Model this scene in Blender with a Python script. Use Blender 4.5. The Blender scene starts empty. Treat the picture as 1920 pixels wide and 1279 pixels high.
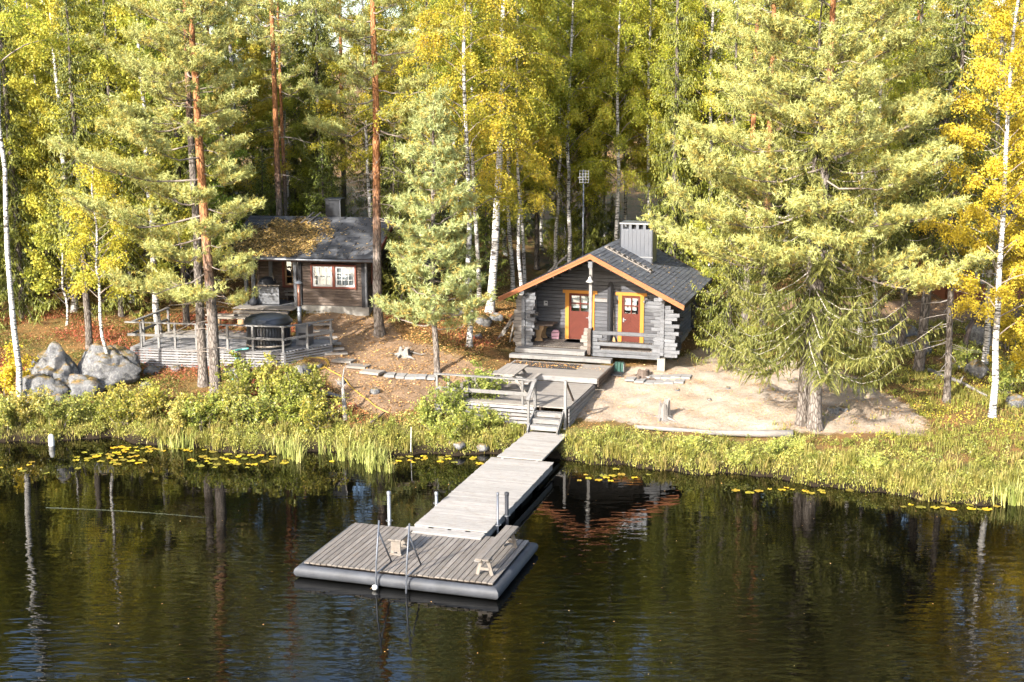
import bpy, math, random
import numpy as np
from mathutils import Vector, Matrix, noise

SC = bpy.context.scene
COL = SC.collection
PI = math.pi
R = math.radians

# ------------------------------------------------------------------ camera
CAM_H, PITCH, FPX = 12.0, R(10.9), 2400.0
cam = bpy.data.cameras.new('camera')
cam.lens, cam.sensor_width = 45.0, 36.0
cam.clip_start, cam.clip_end = 0.5, 6000
camo = bpy.data.objects.new('camera', cam)
camo.location = (0, 0, CAM_H)
camo.rotation_euler = (PI/2 - PITCH, 0, 0)
COL.objects.link(camo)
SC.camera = camo

# ------------------------------------------------------------------ sky, sun, exposure
TO_SUN = Vector((-0.58, -0.815, 0.0)).normalized()
SUN_EL = R(28)
world = bpy.data.worlds.new('World')
SC.world = world
world.use_nodes = True
wn = world.node_tree
bg = wn.nodes['Background']
sky = wn.nodes.new('ShaderNodeTexSky')
sky.sky_type = 'NISHITA'
sky.sun_disc = False
sky.sun_elevation = SUN_EL
sky.sun_rotation = math.atan2(TO_SUN.x, TO_SUN.y)
sky.air_density, sky.dust_density, sky.ozone_density = 1.0, 2.5, 1.0
wn.links.new(sky.outputs[0], bg.inputs[0])
bg.inputs[1].default_value = 0.15
sun = bpy.data.lights.new('sun', 'SUN')
sun.energy, sun.angle, sun.color = 4.2, R(0.53), (1.0, 0.945, 0.85)
suno = bpy.data.objects.new('sun', sun)
sd = Vector((TO_SUN.x*math.cos(SUN_EL), TO_SUN.y*math.cos(SUN_EL), math.sin(SUN_EL)))
suno.rotation_euler = sd.to_track_quat('Z', 'Y').to_euler()
suno.location = (-30, -15, 40)
COL.objects.link(suno)
SC.view_settings.view_transform = 'Standard'
SC.view_settings.look = 'None'
SC.view_settings.gamma = 1.0
SC.view_settings.use_curve_mapping = False
SC.view_settings.exposure = 1.98
cy = SC.cycles
cy.use_denoising = True
cy.max_bounces, cy.diffuse_bounces, cy.glossy_bounces = 6, 3, 2
cy.transmission_bounces, cy.transparent_max_bounces = 4, 6
cy.sample_clamp_indirect = 6.0
cy.caustics_reflective = cy.caustics_refractive = False
cy.use_adaptive_sampling = True
cy.adaptive_threshold = 0.03

# ------------------------------------------------------------------ tagging helpers
def tag(o, label=None, cat=None, group=None, kind=None):
    if label: o['label'] = label
    if cat: o['category'] = cat
    if group: o['group'] = group
    if kind: o['kind'] = kind
    return o

def link(o, parent=None):
    COL.objects.link(o)
    if parent is not None: o.parent = parent
    return o

def empty(name, loc, yaw=0.0, label=None, cat=None, group=None):
    o = bpy.data.objects.new(name, None)
    o.empty_display_size = 0.2
    o.location = loc
    o.rotation_euler = (0, 0, -R(yaw))          # yaw: degrees clockwise seen from above
    link(o)
    return tag(o, label, cat, group)

# ------------------------------------------------------------------ materials
class NT:
    def __init__(s, name):
        s.m = bpy.data.materials.new(name); s.m.use_nodes = True
        s.t = s.m.node_tree; s.t.nodes.clear()
        s.out = s.n('ShaderNodeOutputMaterial')
    def n(s, typ, **kw):
        nd = s.t.nodes.new(typ)
        for k, v in kw.items():
            if hasattr(nd, k) and k not in nd.inputs: setattr(nd, k, v)
            else: nd.inputs[k].default_value = v
        return nd
    def l(s, a, b): s.t.links.new(a, b)
    def ramp(s, fac, stops, interp='LINEAR'):
        r = s.n('ShaderNodeValToRGB'); cr = r.color_ramp; cr.interpolation = interp
        while len(cr.elements) < len(stops): cr.elements.new(0.5)
        for el, (p, c) in zip(cr.elements, stops):
            el.position = p; el.color = (c[0], c[1], c[2], 1)
        s.l(fac, r.inputs[0]); return r.outputs[0]
    def mix(s, fac, a, b, blend='MIX'):
        m = s.n('ShaderNodeMix'); m.data_type = 'RGBA'; m.blend_type = blend
        for sock, v in ((m.inputs[0], fac), (m.inputs[6], a), (m.inputs[7], b)):
            if isinstance(v, (int, float)): sock.default_value = v
            elif isinstance(v, (tuple, list)): sock.default_value = (v[0], v[1], v[2], 1)
            else: s.l(v, sock)
        return m.outputs[2]
    def math(s, op, a, b=0.5, clamp=False):
        m = s.n('ShaderNodeMath'); m.operation = op; m.use_clamp = clamp
        for sock, v in ((m.inputs[0], a), (m.inputs[1], b)):
            if isinstance(v, (int, float)): sock.default_value = v
            else: s.l(v, sock)
        return m.outputs[0]
    def coord(s, which='Object', scale=(1, 1, 1), rnd=False, rot=(0, 0, 0)):
        tc = s.n('ShaderNodeTexCoord'); mp = s.n('ShaderNodeMapping')
        mp.inputs['Scale'].default_value = scale
        mp.inputs['Rotation'].default_value = rot
        s.l(tc.outputs[which], mp.inputs[0])
        if rnd:
            oi = s.n('ShaderNodeObjectInfo'); v = s.n('ShaderNodeCombineXYZ')
            for k, f in enumerate((37.0, 91.0, 53.0)): s.l(s.math('MULTIPLY', oi.outputs['Random'], f), v.inputs[k])
            s.l(v.outputs[0], mp.inputs['Location'])
        return mp.outputs[0]
    def noise(s, vec, scale, detail=3.0, rough=0.55):
        nd = s.n('ShaderNodeTexNoise'); nd.inputs['Scale'].default_value = scale
        nd.inputs['Detail'].default_value = detail; nd.inputs['Roughness'].default_value = rough
        if vec is not None: s.l(vec, nd.inputs['Vector'])
        return nd.outputs[0]
    def bump(s, h, strength=0.4, dist=0.02):
        b = s.n('ShaderNodeBump'); b.inputs['Strength'].default_value = strength; b.inputs['Distance'].default_value = dist
        s.l(h, b.inputs['Height']); return b.outputs[0]
    def bsdf(s, col, rough=0.7, normal=None, **kw):
        p = s.n('ShaderNodeBsdfPrincipled')
        for sock, v in ((p.inputs['Base Color'], col), (p.inputs['Roughness'], rough)):
            if isinstance(v, (int, float)): sock.default_value = v
            elif isinstance(v, (tuple, list)): sock.default_value = (v[0], v[1], v[2], 1)
            else: s.l(v, sock)
        for k, v in kw.items(): p.inputs[k.replace('_', ' ')].default_value = v
        if normal is not None: s.l(normal, p.inputs['Normal'])
        return p.outputs[0]
    def done(s, sh): s.l(sh, s.out.inputs[0]); return s.m

def sc_(c, k): return tuple(x*k for x in c)

def wood(name, a, b, var=0.35, rough=0.8, grain=1.0, stain=None):
    """weathered wood: grain runs along local X; every board has its own shade"""
    a, b = sc_(a, 0.66), sc_(b, 0.66)
    if stain: stain = sc_(stain, 0.66)
    t = NT(name)
    v = t.coord('Object', (1.1*grain, 22*grain, 22*grain), True)
    g = t.noise(v, 1.6, 5, 0.65)
    v2 = t.coord('Object', (1, 1, 1), True)
    blot = t.noise(v2, 1.7, 4, 0.6)
    col = t.ramp(g, [(0.28, a), (0.72, b)])
    col = t.mix(t.math('MULTIPLY', blot, 0.55), col, sc_(a, 0.75))
    if stain:
        st = t.ramp(t.noise(v2, 4.5, 5, 0.7), [(0.5, (0, 0, 0)), (0.68, (1, 1, 1))])
        col = t.mix(t.math('MULTIPLY', st, 0.6), col, stain)
    oi = t.n('ShaderNodeObjectInfo')
    k = t.math('ADD', t.math('MULTIPLY', oi.outputs['Random'], var), 1 - var/2)
    kc = t.n('ShaderNodeCombineColor')
    for i in range(3): t.l(k, kc.inputs[i])
    col = t.mix(1.0, col, kc.outputs[0], 'MULTIPLY')
    return t.done(t.bsdf(col, rough, t.bump(g, 0.5, 0.006), Specular_IOR_Level=0.25))

def plain(name, c, rough=0.6, var=0.25, sc=6.0, bump=0.2, **kw):
    c = sc_(c, 0.72)
    t = NT(name)
    v = t.coord('Object', (1, 1, 1), True)
    n1 = t.noise(v, sc, 5, 0.65)
    col = t.ramp(n1, [(0.25, sc_(c, 1 - var)), (0.75, sc_(c, 1 + var))])
    return t.done(t.bsdf(col, rough, t.bump(n1, bump, 0.01), **kw))

def leafmat(name, stops, trans=0.35, rough=0.55):
    t = NT(name)
    at = t.n('ShaderNodeAttribute'); at.attribute_name = 'tint'
    oi = t.n('ShaderNodeObjectInfo')
    col = t.ramp(at.outputs['Fac'], stops)
    col = t.mix(1.0, col, oi.outputs['Color'], 'MULTIPLY')
    d = t.bsdf(col, rough, None, Specular_IOR_Level=0.3)
    tr = t.n('ShaderNodeBsdfTranslucent'); t.l(col, tr.inputs[0])
    m = t.n('ShaderNodeMixShader'); m.inputs[0].default_value = trans
    t.l(d, m.inputs[1]); t.l(tr.outputs[0], m.inputs[2])
    return t.done(m.outputs[0])

M = {}
M['log_grey'] = wood('log_grey', (0.105, 0.11, 0.122), (0.25, 0.255, 0.275), 0.45, stain=(0.08, 0.078, 0.08))
M['log_wall'] = wood('log_wall', (0.068, 0.07, 0.08), (0.16, 0.163, 0.182), 0.40, stain=(0.07, 0.068, 0.072))
M['log_brown'] = wood('log_brown', (0.085, 0.062, 0.05), (0.22, 0.17, 0.14), 0.45, stain=(0.06, 0.045, 0.04))
M['log_end'] = wood('log_end', (0.16, 0.14, 0.125), (0.36, 0.33, 0.30), 0.35)
M['deck'] = wood('deck', (0.23, 0.205, 0.18), (0.40, 0.37, 0.335), 0.16, stain=(0.22, 0.18, 0.14))
M['gangway'] = wood('gangway', (0.27, 0.25, 0.23), (0.50, 0.475, 0.445), 0.22, stain=(0.26, 0.215, 0.17))
M['raft'] = wood('raft', (0.13, 0.112, 0.098), (0.31, 0.28, 0.25), 0.36, stain=(0.15, 0.115, 0.085))
M['rail'] = wood('rail', (0.155, 0.15, 0.148), (0.35, 0.34, 0.33), 0.4, stain=(0.12, 0.11, 0.10))
M['slat'] = wood('slat', (0.18, 0.175, 0.18), (0.40, 0.39, 0.39), 0.45, stain=(0.15, 0.135, 0.125))
M['pale_wood'] = wood('pale_wood', (0.22, 0.19, 0.16), (0.42, 0.37, 0.31), 0.3)
M['slab_wood'] = wood('slab_wood', (0.22, 0.195, 0.17), (0.42, 0.38, 0.34), 0.35)
M['tan_wood'] = wood('tan_wood', (0.36, 0.22, 0.11), (0.55, 0.37, 0.20), 0.25)
M['dark_wood'] = wood('dark_wood', (0.022, 0.022, 0.026), (0.05, 0.05, 0.055), 0.3)
M['fascia'] = wood('fascia', (0.30, 0.105, 0.045), (0.46, 0.185, 0.08), 0.15)
M['door_red'] = wood('door_red', (0.095, 0.022, 0.014), (0.165, 0.04, 0.025), 0.1)
M['trim_yellow'] = wood('trim_yellow', (0.46, 0.195, 0.032), (0.58, 0.27, 0.052), 0.1)
M['trim_red'] = wood('trim_red', (0.17, 0.05, 0.035), (0.27, 0.09, 0.06), 0.15)
M['board_red'] = wood('board_red', (0.20, 0.075, 0.04), (0.30, 0.12, 0.065), 0.2)
M['white'] = plain('white', (0.55, 0.55, 0.54), 0.5, 0.08)
M['curtain'] = plain('curtain', (0.75, 0.75, 0.74), 0.9, 0.10, 9)
M['concrete'] = plain('concrete', (0.25, 0.235, 0.21), 0.9, 0.22, 5)
M['slab'] = plain('slab', (0.25, 0.24, 0.23), 0.9, 0.2, 7)
M['steel_grey'] = plain('steel_grey', (0.095, 0.105, 0.128), 0.45, 0.1, 3, 0.05, Metallic=0.3)
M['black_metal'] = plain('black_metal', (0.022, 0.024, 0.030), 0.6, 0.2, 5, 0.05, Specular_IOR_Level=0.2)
M['galv'] = plain('galv', (0.24, 0.25, 0.27), 0.45, 0.15, 8, 0.1, Metallic=0.7)
M['copper'] = plain('copper', (0.34, 0.17, 0.12), 0.35, 0.25, 6, 0.1, Metallic=0.6)
M['float'] = plain('float', (0.05, 0.054, 0.064), 0.6, 0.3, 2.2, 0.1, Specular_IOR_Level=0.25)
M['tub_black'] = plain('tub_black', (0.017, 0.020, 0.027), 0.33, 0.2, 4, 0.04)
M['mat_black'] = plain('mat_black', (0.022, 0.022, 0.024), 0.9, 0.3, 30, 0.6)
M['green_plastic'] = plain('green_plastic', (0.02, 0.07, 0.055), 0.4, 0.2)
M['pink'] = plain('pink', (0.62, 0.36, 0.46), 0.7, 0.15)
M['hose_teal'] = plain('hose_teal', (0.10, 0.52, 0.46), 0.4, 0.1)
M['hose_yellow'] = plain('hose_yellow', (0.50, 0.32, 0.05), 0.45, 0.1)
M['dead_wood'] = wood('dead_wood', (0.18, 0.16, 0.145), (0.40, 0.375, 0.35), 0.3)
M['line'] = plain('line', (0.10, 0.12, 0.08), 0.8, 0.1)
M['rope'] = plain('rope', (0.5, 0.5, 0.46), 0.8, 0.1)

def glassmat():
    t = NT('pane_glass')
    fr = t.n('ShaderNodeFresnel'); fr.inputs[0].default_value = 1.6
    tr = t.n('ShaderNodeBsdfTransparent'); tr.inputs[0].default_value = (0.85, 0.88, 0.9, 1)
    gl = t.n('ShaderNodeBsdfGlossy'); gl.inputs['Roughness'].default_value = 0.02
    m = t.n('ShaderNodeMixShader')
    t.l(t.math('ADD', fr.outputs[0], 0.08), m.inputs[0]); t.l(tr.outputs[0], m.inputs[1]); t.l(gl.outputs[0], m.inputs[2])
    return t.done(m.outputs[0])
M['glass'] = glassmat()

def shinglemat(name, c):
    t = NT(name)
    oi = t.n('ShaderNodeAttribute'); oi.attribute_name = 'tint'
    v = t.coord('Object', (1, 1, 1))
    n1 = t.noise(v, 2.2, 5, 0.65)
    col = t.ramp(oi.outputs['Fac'], [(0, sc_(c, 0.65)), (1, sc_(c, 1.45))])
    col = t.mix(t.ramp(n1, [(0.45, (0, 0, 0)), (0.75, (0.5, 0.5, 0.5))]), col, sc_(c, 1.7))
    return t.done(t.bsdf(col, 0.85, t.bump(t.noise(v, 60, 2), 0.3, 0.004), Specular_IOR_Level=0.3))
M['shingle'] = shinglemat('shingle', (0.060, 0.064, 0.074))
M['felt'] = shinglemat('felt', (0.048, 0.050, 0.056))

def rockmat():
    t = NT('granite')
    v = t.coord('Object', (1, 1, 1), True)
    n1 = t.noise(v, 1.6, 6, 0.7); n2 = t.noise(v, 9, 6, 0.75)
    col = t.ramp(n1, [(0.25, (0.045, 0.045, 0.05)), (0.5, (0.105, 0.105, 0.11)), (0.75, (0.17, 0.165, 0.16))])
    col = t.mix(t.ramp(n2, [(0.48, (0, 0, 0)), (0.62, (0.75, 0.75, 0.75))]), col, (0.20, 0.20, 0.19))
    dk = t.ramp(t.noise(v, 3.3, 5, 0.7), [(0.53, (0, 0, 0)), (0.64, (0.8, 0.8, 0.8))])
    col = t.mix(dk, col, (0.035, 0.035, 0.036))
    g = t.n('ShaderNodeNewGeometry'); sx = t.n('ShaderNodeSeparateXYZ'); t.l(g.outputs['Normal'], sx.inputs[0])
    up = t.math('MULTIPLY', t.ramp(sx.outputs[2], [(0.55, (0, 0, 0)), (0.88, (1, 1, 1))]),
                t.ramp(t.noise(v, 2.4, 5, 0.7), [(0.40, (0, 0, 0)), (0.52, (1, 1, 1))]))
    moss = t.ramp(t.noise(v, 12, 3), [(0.35, (0.055, 0.055, 0.012)), (0.65, (0.20, 0.12, 0.045))])
    col = t.mix(up, col, moss)
    hb = t.math('ADD', n2, t.math('MULTIPLY', n1, 2.0))
    return t.done(t.bsdf(col, 0.92, t.bump(hb, 0.9, 0.05), Specular_IOR_Level=0.2))
M['rock'] = rockmat()

def birchbark():
    t = NT('birch_bark')
    v = t.coord('Object', (2.2, 2.2, 14), True)
    d = t.ramp(t.noise(v, 1.7, 4, 0.6), [(0.50, (0, 0, 0)), (0.575, (1, 1, 1))])
    v2 = t.coord('Object', (1, 1, 1), True)
    n2 = t.noise(v2, 0.9, 3)
    base = t.ramp(n2, [(0.3, (0.34, 0.32, 0.30)), (0.7, (0.55, 0.535, 0.515))])
    col = t.mix(d, base, (0.05, 0.045, 0.04))
    v3 = t.coord('Object', (1.5, 1.5, 3.2), True)
    b = t.ramp(t.noise(v3, 1.5, 4, 0.6), [(0.60, (0, 0, 0)), (0.66, (1, 1, 1))])
    col = t.mix(b, col, (0.035, 0.03, 0.028))
    return t.done(t.bsdf(col, 0.75, t.bump(d, 0.3, 0.01), Specular_IOR_Level=0.2))
M['birch_bark'] = birchbark()

def pinebark(name, zlo, zhi, lower=((0.075, 0.062, 0.055), (0.22, 0.195, 0.175)), upper=((0.20, 0.085, 0.038), (0.44, 0.205, 0.09))):
    t = NT(name)
    tc = t.n('ShaderNodeTexCoord'); sx = t.n('ShaderNodeSeparateXYZ'); t.l(tc.outputs['Object'], sx.inputs[0])
    v = t.coord('Object', (9, 9, 2.6))
    vo = t.n('ShaderNodeTexVoronoi'); vo.feature = 'DISTANCE_TO_EDGE'; vo.inputs['Scale'].default_value = 1.3; t.l(v, vo.inputs['Vector'])
    crack = t.ramp(vo.outputs[0], [(0.0, (0, 0, 0)), (0.16, (1, 1, 1))])
    n1 = t.noise(t.coord('Object', (6, 6, 2)), 1.5, 5, 0.7)
    lo = t.ramp(n1, [(0.3, lower[0]), (0.7, lower[1])])
    hi = t.ramp(n1, [(0.3, upper[0]), (0.7, upper[1])])
    zz = t.math('ADD', sx.outputs[2], t.math('MULTIPLY', t.math('SUBTRACT', n1, 0.5), 5.0))
    mr = t.n('ShaderNodeMapRange'); mr.inputs[1].default_value = zlo; mr.inputs[2].default_value = zhi; t.l(zz, mr.inputs[0])
    col = t.mix(mr.outputs[0], lo, hi)
    col = t.mix(1.0, col, t.ramp(crack, [(0, (0.45, 0.42, 0.4)), (1, (1, 1, 1))]), 'MULTIPLY')
    return t.done(t.bsdf(col, 0.9, t.bump(crack, 0.7, 0.03), Specular_IOR_Level=0.15))
M['pine_bark'] = pinebark('pine_bark', 3.5, 7.0)
M['pine_bark_low'] = pinebark('pine_bark_low', 9.0, 14.0)
M['spruce_bark'] = pinebark('spruce_bark', 90, 95, ((0.07, 0.06, 0.052), (0.185, 0.16, 0.14)))
M['twig'] = plain('twig', (0.26, 0.215, 0.18), 0.9, 0.35, 3)
M['twig_grey'] = plain('twig_grey', (0.46, 0.41, 0.37), 0.9, 0.3, 3)
M['twig_orange'] = plain('twig_orange', (0.40, 0.21, 0.11), 0.9, 0.35, 3)
M['twig_dark'] = plain('twig_dark', (0.10, 0.085, 0.075), 0.9, 0.35, 3)

M['leaf_birch'] = leafmat('leaf_birch', [(0, (0.14, 0.17, 0.024)), (0.35, (0.31, 0.34, 0.042)), (0.7, (0.48, 0.44, 0.055)), (1, (0.62, 0.45, 0.05))], 0.5)
M['leaf_yellow'] = leafmat('leaf_yellow', [(0, (0.28, 0.23, 0.02)), (0.45, (0.54, 0.41, 0.03)), (1, (0.70, 0.56, 0.09))], 0.4)
M['leaf_green'] = leafmat('leaf_green', [(0, (0.13, 0.16, 0.026)), (0.45, (0.29, 0.325, 0.05)), (0.8, (0.46, 0.43, 0.07)), (1, (0.60, 0.44, 0.05))], 0.45)
M['leaf_alder'] = leafmat('leaf_alder', [(0, (0.095, 0.115, 0.024)), (0.45, (0.22, 0.235, 0.045)), (0.8, (0.40, 0.37, 0.10)), (1, (0.55, 0.38, 0.04))], 0.35, 0.4)
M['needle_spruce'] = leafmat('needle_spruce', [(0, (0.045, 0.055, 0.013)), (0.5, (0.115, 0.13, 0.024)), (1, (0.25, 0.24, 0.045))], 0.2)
M['needle_spruce_lit'] = leafmat('needle_spruce_lit', [(0, (0.045, 0.052, 0.014)), (0.5, (0.115, 0.122, 0.026)), (1, (0.235, 0.222, 0.058))], 0.3)
M['needle_pine'] = leafmat('needle_pine', [(0, (0.45, 0.26, 0.055)), (0.22, (0.39, 0.32, 0.075)), (0.45, (0.28, 0.295, 0.085)), (1, (0.48, 0.485, 0.185))], 0.3)
M['needle_young'] = leafmat('needle_young', [(0, (0.50, 0.28, 0.06)), (0.25, (0.38, 0.32, 0.09)), (0.45, (0.24, 0.28, 0.10)), (1, (0.42, 0.46, 0.205))], 0.3)
M['grass'] = leafmat('grass_blade', [(0, (0.075, 0.085, 0.016)), (0.4, (0.17, 0.17, 0.03)), (0.75, (0.30, 0.255, 0.07)), (1, (0.40, 0.30, 0.13))], 0.35)
M['reed'] = leafmat('reed_blade', [(0, (0.13, 0.17, 0.03)), (0.6, (0.34, 0.35, 0.10)), (1, (0.52, 0.44, 0.18))], 0.35)
M['heath'] = leafmat('heath_leaf', [(0, (0.065, 0.085, 0.018)), (0.35, (0.15, 0.14, 0.03)), (0.6, (0.23, 0.085, 0.04)), (1, (0.31, 0.06, 0.035))], 0.3)
M['litter'] = leafmat('litter_leaf', [(0, (0.17, 0.085, 0.035)), (0.45, (0.38, 0.20, 0.075)), (0.8, (0.56, 0.31, 0.09)), (1, (0.62, 0.46, 0.22))], 0.15)
M['litter_roof'] = leafmat('litter_roof', [(0, (0.11, 0.095, 0.02)), (0.4, (0.30, 0.20, 0.075)), (0.8, (0.52, 0.36, 0.15)), (1, (0.60, 0.38, 0.09))], 0.15)
M['pad'] = leafmat('lily_leaf', [(0, (0.14, 0.14, 0.025)), (0.3, (0.34, 0.25, 0.02)), (0.8, (0.44, 0.29, 0.02)), (1, (0.30, 0.14, 0.018))], 0.1, 0.3)

# ------------------------------------------------------------------ mesh helpers
def to_mesh(name, verts, faces, mat, smooth=False, tint=None):
    me = bpy.data.meshes.new(name)
    me.from_pydata([tuple(v) for v in verts], [], faces)
    if mat is not None: me.materials.append(M[mat] if isinstance(mat, str) else mat)
    if smooth: me.polygons.foreach_set('use_smooth', [True]*len(me.polygons))
    if tint is not None:
        a = me.attributes.new('tint', 'FLOAT', 'FACE'); a.data.foreach_set('value', np.asarray(tint, dtype=np.float32))
    me.update(); return me

def poly_mesh(name, P, mat, tint):
    """P: (n, k, 3) loose polygons"""
    n, k, _ = P.shape
    me = bpy.data.meshes.new(name)
    me.vertices.add(n*k); me.vertices.foreach_set('co', P.astype(np.float32).ravel())
    me.loops.add(n*k); me.loops.foreach_set('vertex_index', np.arange(n*k, dtype=np.int32))
    me.polygons.add(n); me.polygons.foreach_set('loop_start', np.arange(0, n*k, k, dtype=np.int32))
    a = me.attributes.new('tint', 'FLOAT', 'FACE'); a.data.foreach_set('value', tint.astype(np.float32))
    me.materials.append(M[mat]); me.update(calc_edges=True)
    return me

class MB:
    def __init__(s): s.v, s.f = [], []
    def add(s, vs, fs):
        o = len(s.v); s.v += [tuple(v) for v in vs]; s.f += [tuple(i + o for i in f) for f in fs]; return s
    def box(s, c, d, rz=0.0):
        hx, hy, hz = d[0]/2, d[1]/2, d[2]/2; cs, sn = math.cos(rz), math.sin(rz)
        vs = []
        for z in (-hz, hz):
            for x, y in ((-hx, -hy), (hx, -hy), (hx, hy), (-hx, hy)):
                vs.append((c[0] + x*cs - y*sn, c[1] + x*sn + y*cs, c[2] + z))
        return s.add(vs, [(3, 2, 1, 0), (4, 5, 6, 7), (0, 1, 5, 4), (1, 2, 6, 5), (2, 3, 7, 6), (3, 0, 4, 7)])
    def tube(s, pts, rad, n=8, cap=True):
        pts = [Vector(p) for p in pts]
        if isinstance(rad, (int, float)): rad = [rad]*len(pts)
        vs, fs = [], []; up = None
        for i, p in enumerate(pts):
            d = (pts[min(i+1, len(pts)-1)] - pts[max(i-1, 0)]).normalized()
            if up is None: up = Vector((0, 0, 1)) if abs(d.z) < 0.9 else Vector((1, 0, 0))
            a = d.cross(up).normalized(); b = a.cross(d).normalized(); up = b
            for k in range(n):
                w = 2*PI*k/n; vs.append(p + (a*math.cos(w) + b*math.sin(w))*rad[i])
        for i in range(len(pts)-1):
            for k in range(n):
                fs.append((i*n+k, i*n+(k+1) % n, (i+1)*n+(k+1) % n, (i+1)*n+k))
        if cap: fs += [tuple(range(n))[::-1], tuple(range((len(pts)-1)*n, len(pts)*n))]
        return s.add(vs, fs)
    def lathe(s, prof, n=24, c=(0, 0, 0)):
        vs, fs = [], []
        for r, z in prof:
            for k in range(n):
                w = 2*PI*k/n; vs.append((c[0]+r*math.cos(w), c[1]+r*math.sin(w), c[2]+z))
        for i in range(len(prof)-1):
            for k in range(n): fs.append((i*n+k, i*n+(k+1) % n, (i+1)*n+(k+1) % n, (i+1)*n+k))
        return s.add(vs, fs)
    def extrude(s, poly, axis, a, b):
        """poly: 2-D outline; axis 'y': (u, ., w), 'x': (., u, w), 'z': (u, w, .)"""
        n = len(poly); put = {'y': lambda p, t: (p[0], t, p[1]), 'x': lambda p, t: (t, p[0], p[1]), 'z': lambda p, t: (p[0], p[1], t)}[axis]
        vs = [put(p, a) for p in poly] + [put(p, b) for p in poly]
        fs = [tuple(range(n)), tuple(range(n, 2*n))[::-1]] + [(i, n+i, n+(i+1) % n, (i+1) % n) for i in range(n)]
        return s.add(vs, fs)
    def build(s, name, mat, parent=None, smooth=False, loc=None):
        me = to_mesh(name, s.v, s.f, mat, smooth)
        import bmesh
        bm = bmesh.new(); bm.from_mesh(me); bmesh.ops.recalc_face_normals(bm, faces=bm.faces); bm.to_mesh(me); bm.free()
        o = bpy.data.objects.new(name, me); link(o, parent)
        if loc is not None: o.location = loc
        return o

_beams = {}
def beam(name, p0, p1, w, h, mat, parent=None, up=(0, 0, 1), ch=0.0):
    """a board / log / post from p0 to p1 (local): w across, h along `up`; mesh data shared between equal sizes"""
    p0, p1 = Vector(p0), Vector(p1); d = p1 - p0; L = d.length
    key = (round(L, 3), round(w, 3), round(h, 3), round(ch, 3), mat)
    me = _beams.get(key)
    if me is None:
        a, b = w/2, h/2
        if ch > 0: pr = [(-a+ch, -b), (a-ch, -b), (a, -b+ch), (a, b-ch), (a-ch, b), (-a+ch, b), (-a, b-ch), (-a, -b+ch)]
        else: pr = [(-a, -b), (a, -b), (a, b), (-a, b)]
        n = len(pr); vs = [(0, y, z) for y, z in pr] + [(L, y, z) for y, z in pr]
        fs = [tuple(range(n))[::-1], tuple(range(n, 2*n))] + [(i, (i+1) % n, n+(i+1) % n, n+i) for i in range(n)]
        me = _beams[key] = to_mesh(name, vs, fs, mat)
    o = bpy.data.objects.new(name, me)
    x = d.normalized(); u = Vector(up)
    if abs(x.dot(u.normalized())) > 0.99: u = Vector((0, 1, 0))
    y = u.cross(x).normalized(); z = x.cross(y)
    o.matrix_basis = Matrix(((x.x, y.x, z.x, p0.x), (x.y, y.y, z.y, p0.y), (x.z, y.z, z.z, p0.z), (0, 0, 0, 1)))
    return link(o, parent)

def cyl(name, p0, p1, r, mat, parent=None, n=10, r1=None, smooth=True):
    return MB().tube([p0, p1], [r, r if r1 is None else r1], n).build(name, mat, parent, smooth)

def copy_tree(o, parent=None):
    c = o.copy(); COL.objects.link(c); c.parent = parent
    for ch in list(o.children):
        k = copy_tree(ch, c); k.matrix_parent_inverse = ch.matrix_parent_inverse
    return c

# ------------------------------------------------------------------ terrain
_SX = np.array([-400, -60, -40, -26, -17.9, -14.4, -9.8, -6.5, -4.6, -2.4, 0, 1.8, 4.2, 7.2, 9.1, 11.9, 15.2, 19, 26, 40, 60, 400], float)
_SY = np.array([60, 47, 45, 44, 43.4, 44.0, 42.2, 42.2, 41.5, 42.0, 42.1, 41.4, 40.2, 39.6, 38.8, 37.2, 36.2, 35.6, 35, 34, 34, 40], float)
def shore(x):
    x = np.asarray(x, float)
    return np.interp(x, _SX, _SY) + 0.18*np.sin(x*1.7+1) + 0.10*np.sin(x*3.9) + 0.06*np.sin(x*8.3+2)
def ground(x, y):
    x = np.asarray(x, float); y = np.asarray(y, float)
    s = y - shore(x)
    t = np.clip((x + 3.0)/6.0, 0, 1); t = t*t*(3-2*t)
    k = 0.155*(1-t) + 0.083*t
    bank = 0.38*np.clip(s/0.7, 0, 1)
    z = bank + k*np.clip(s-0.6, 0, 14) + 0.085*np.clip(s-14.6, 0, 1e9)*np.clip(1-(s-14.6)/900, 0.2, 1)
    z = np.where(s < 0, np.maximum(s*0.55, -1.8), z)
    b = 0.05*np.sin(x*0.9+y*0.55) + 0.04*np.sin(x*1.9-y*1.3+1) + 0.025*np.sin(x*3.7+y*2.9) + 0.02*np.sin(y*5.1-x*2.2)
    return z + b*np.clip(s/3.0, 0, 1)
def G(x, y): return float(ground(x, y))

_cp, _sp = math.cos(PITCH), math.sin(PITCH)
def ray(px, py):
    a = (px-960)/FPX; b = (640-py)/FPX
    return np.array([a, _cp + b*_sp, -_sp + b*_cp])
def gp(px, py):
    """where the sight line of a measured point meets the ground"""
    r = ray(px, py); t = 20.0
    while t < 140:
        p = r*t
        if CAM_H + p[2] < G(p[0], p[1]): break
        t += 0.05
    return (p[0], p[1], G(p[0], p[1]))
def wp(px, py, z=0.0):
    r = ray(px, py); t = (z-CAM_H)/r[2]
    return (r[0]*t, r[1]*t, z)

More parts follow.
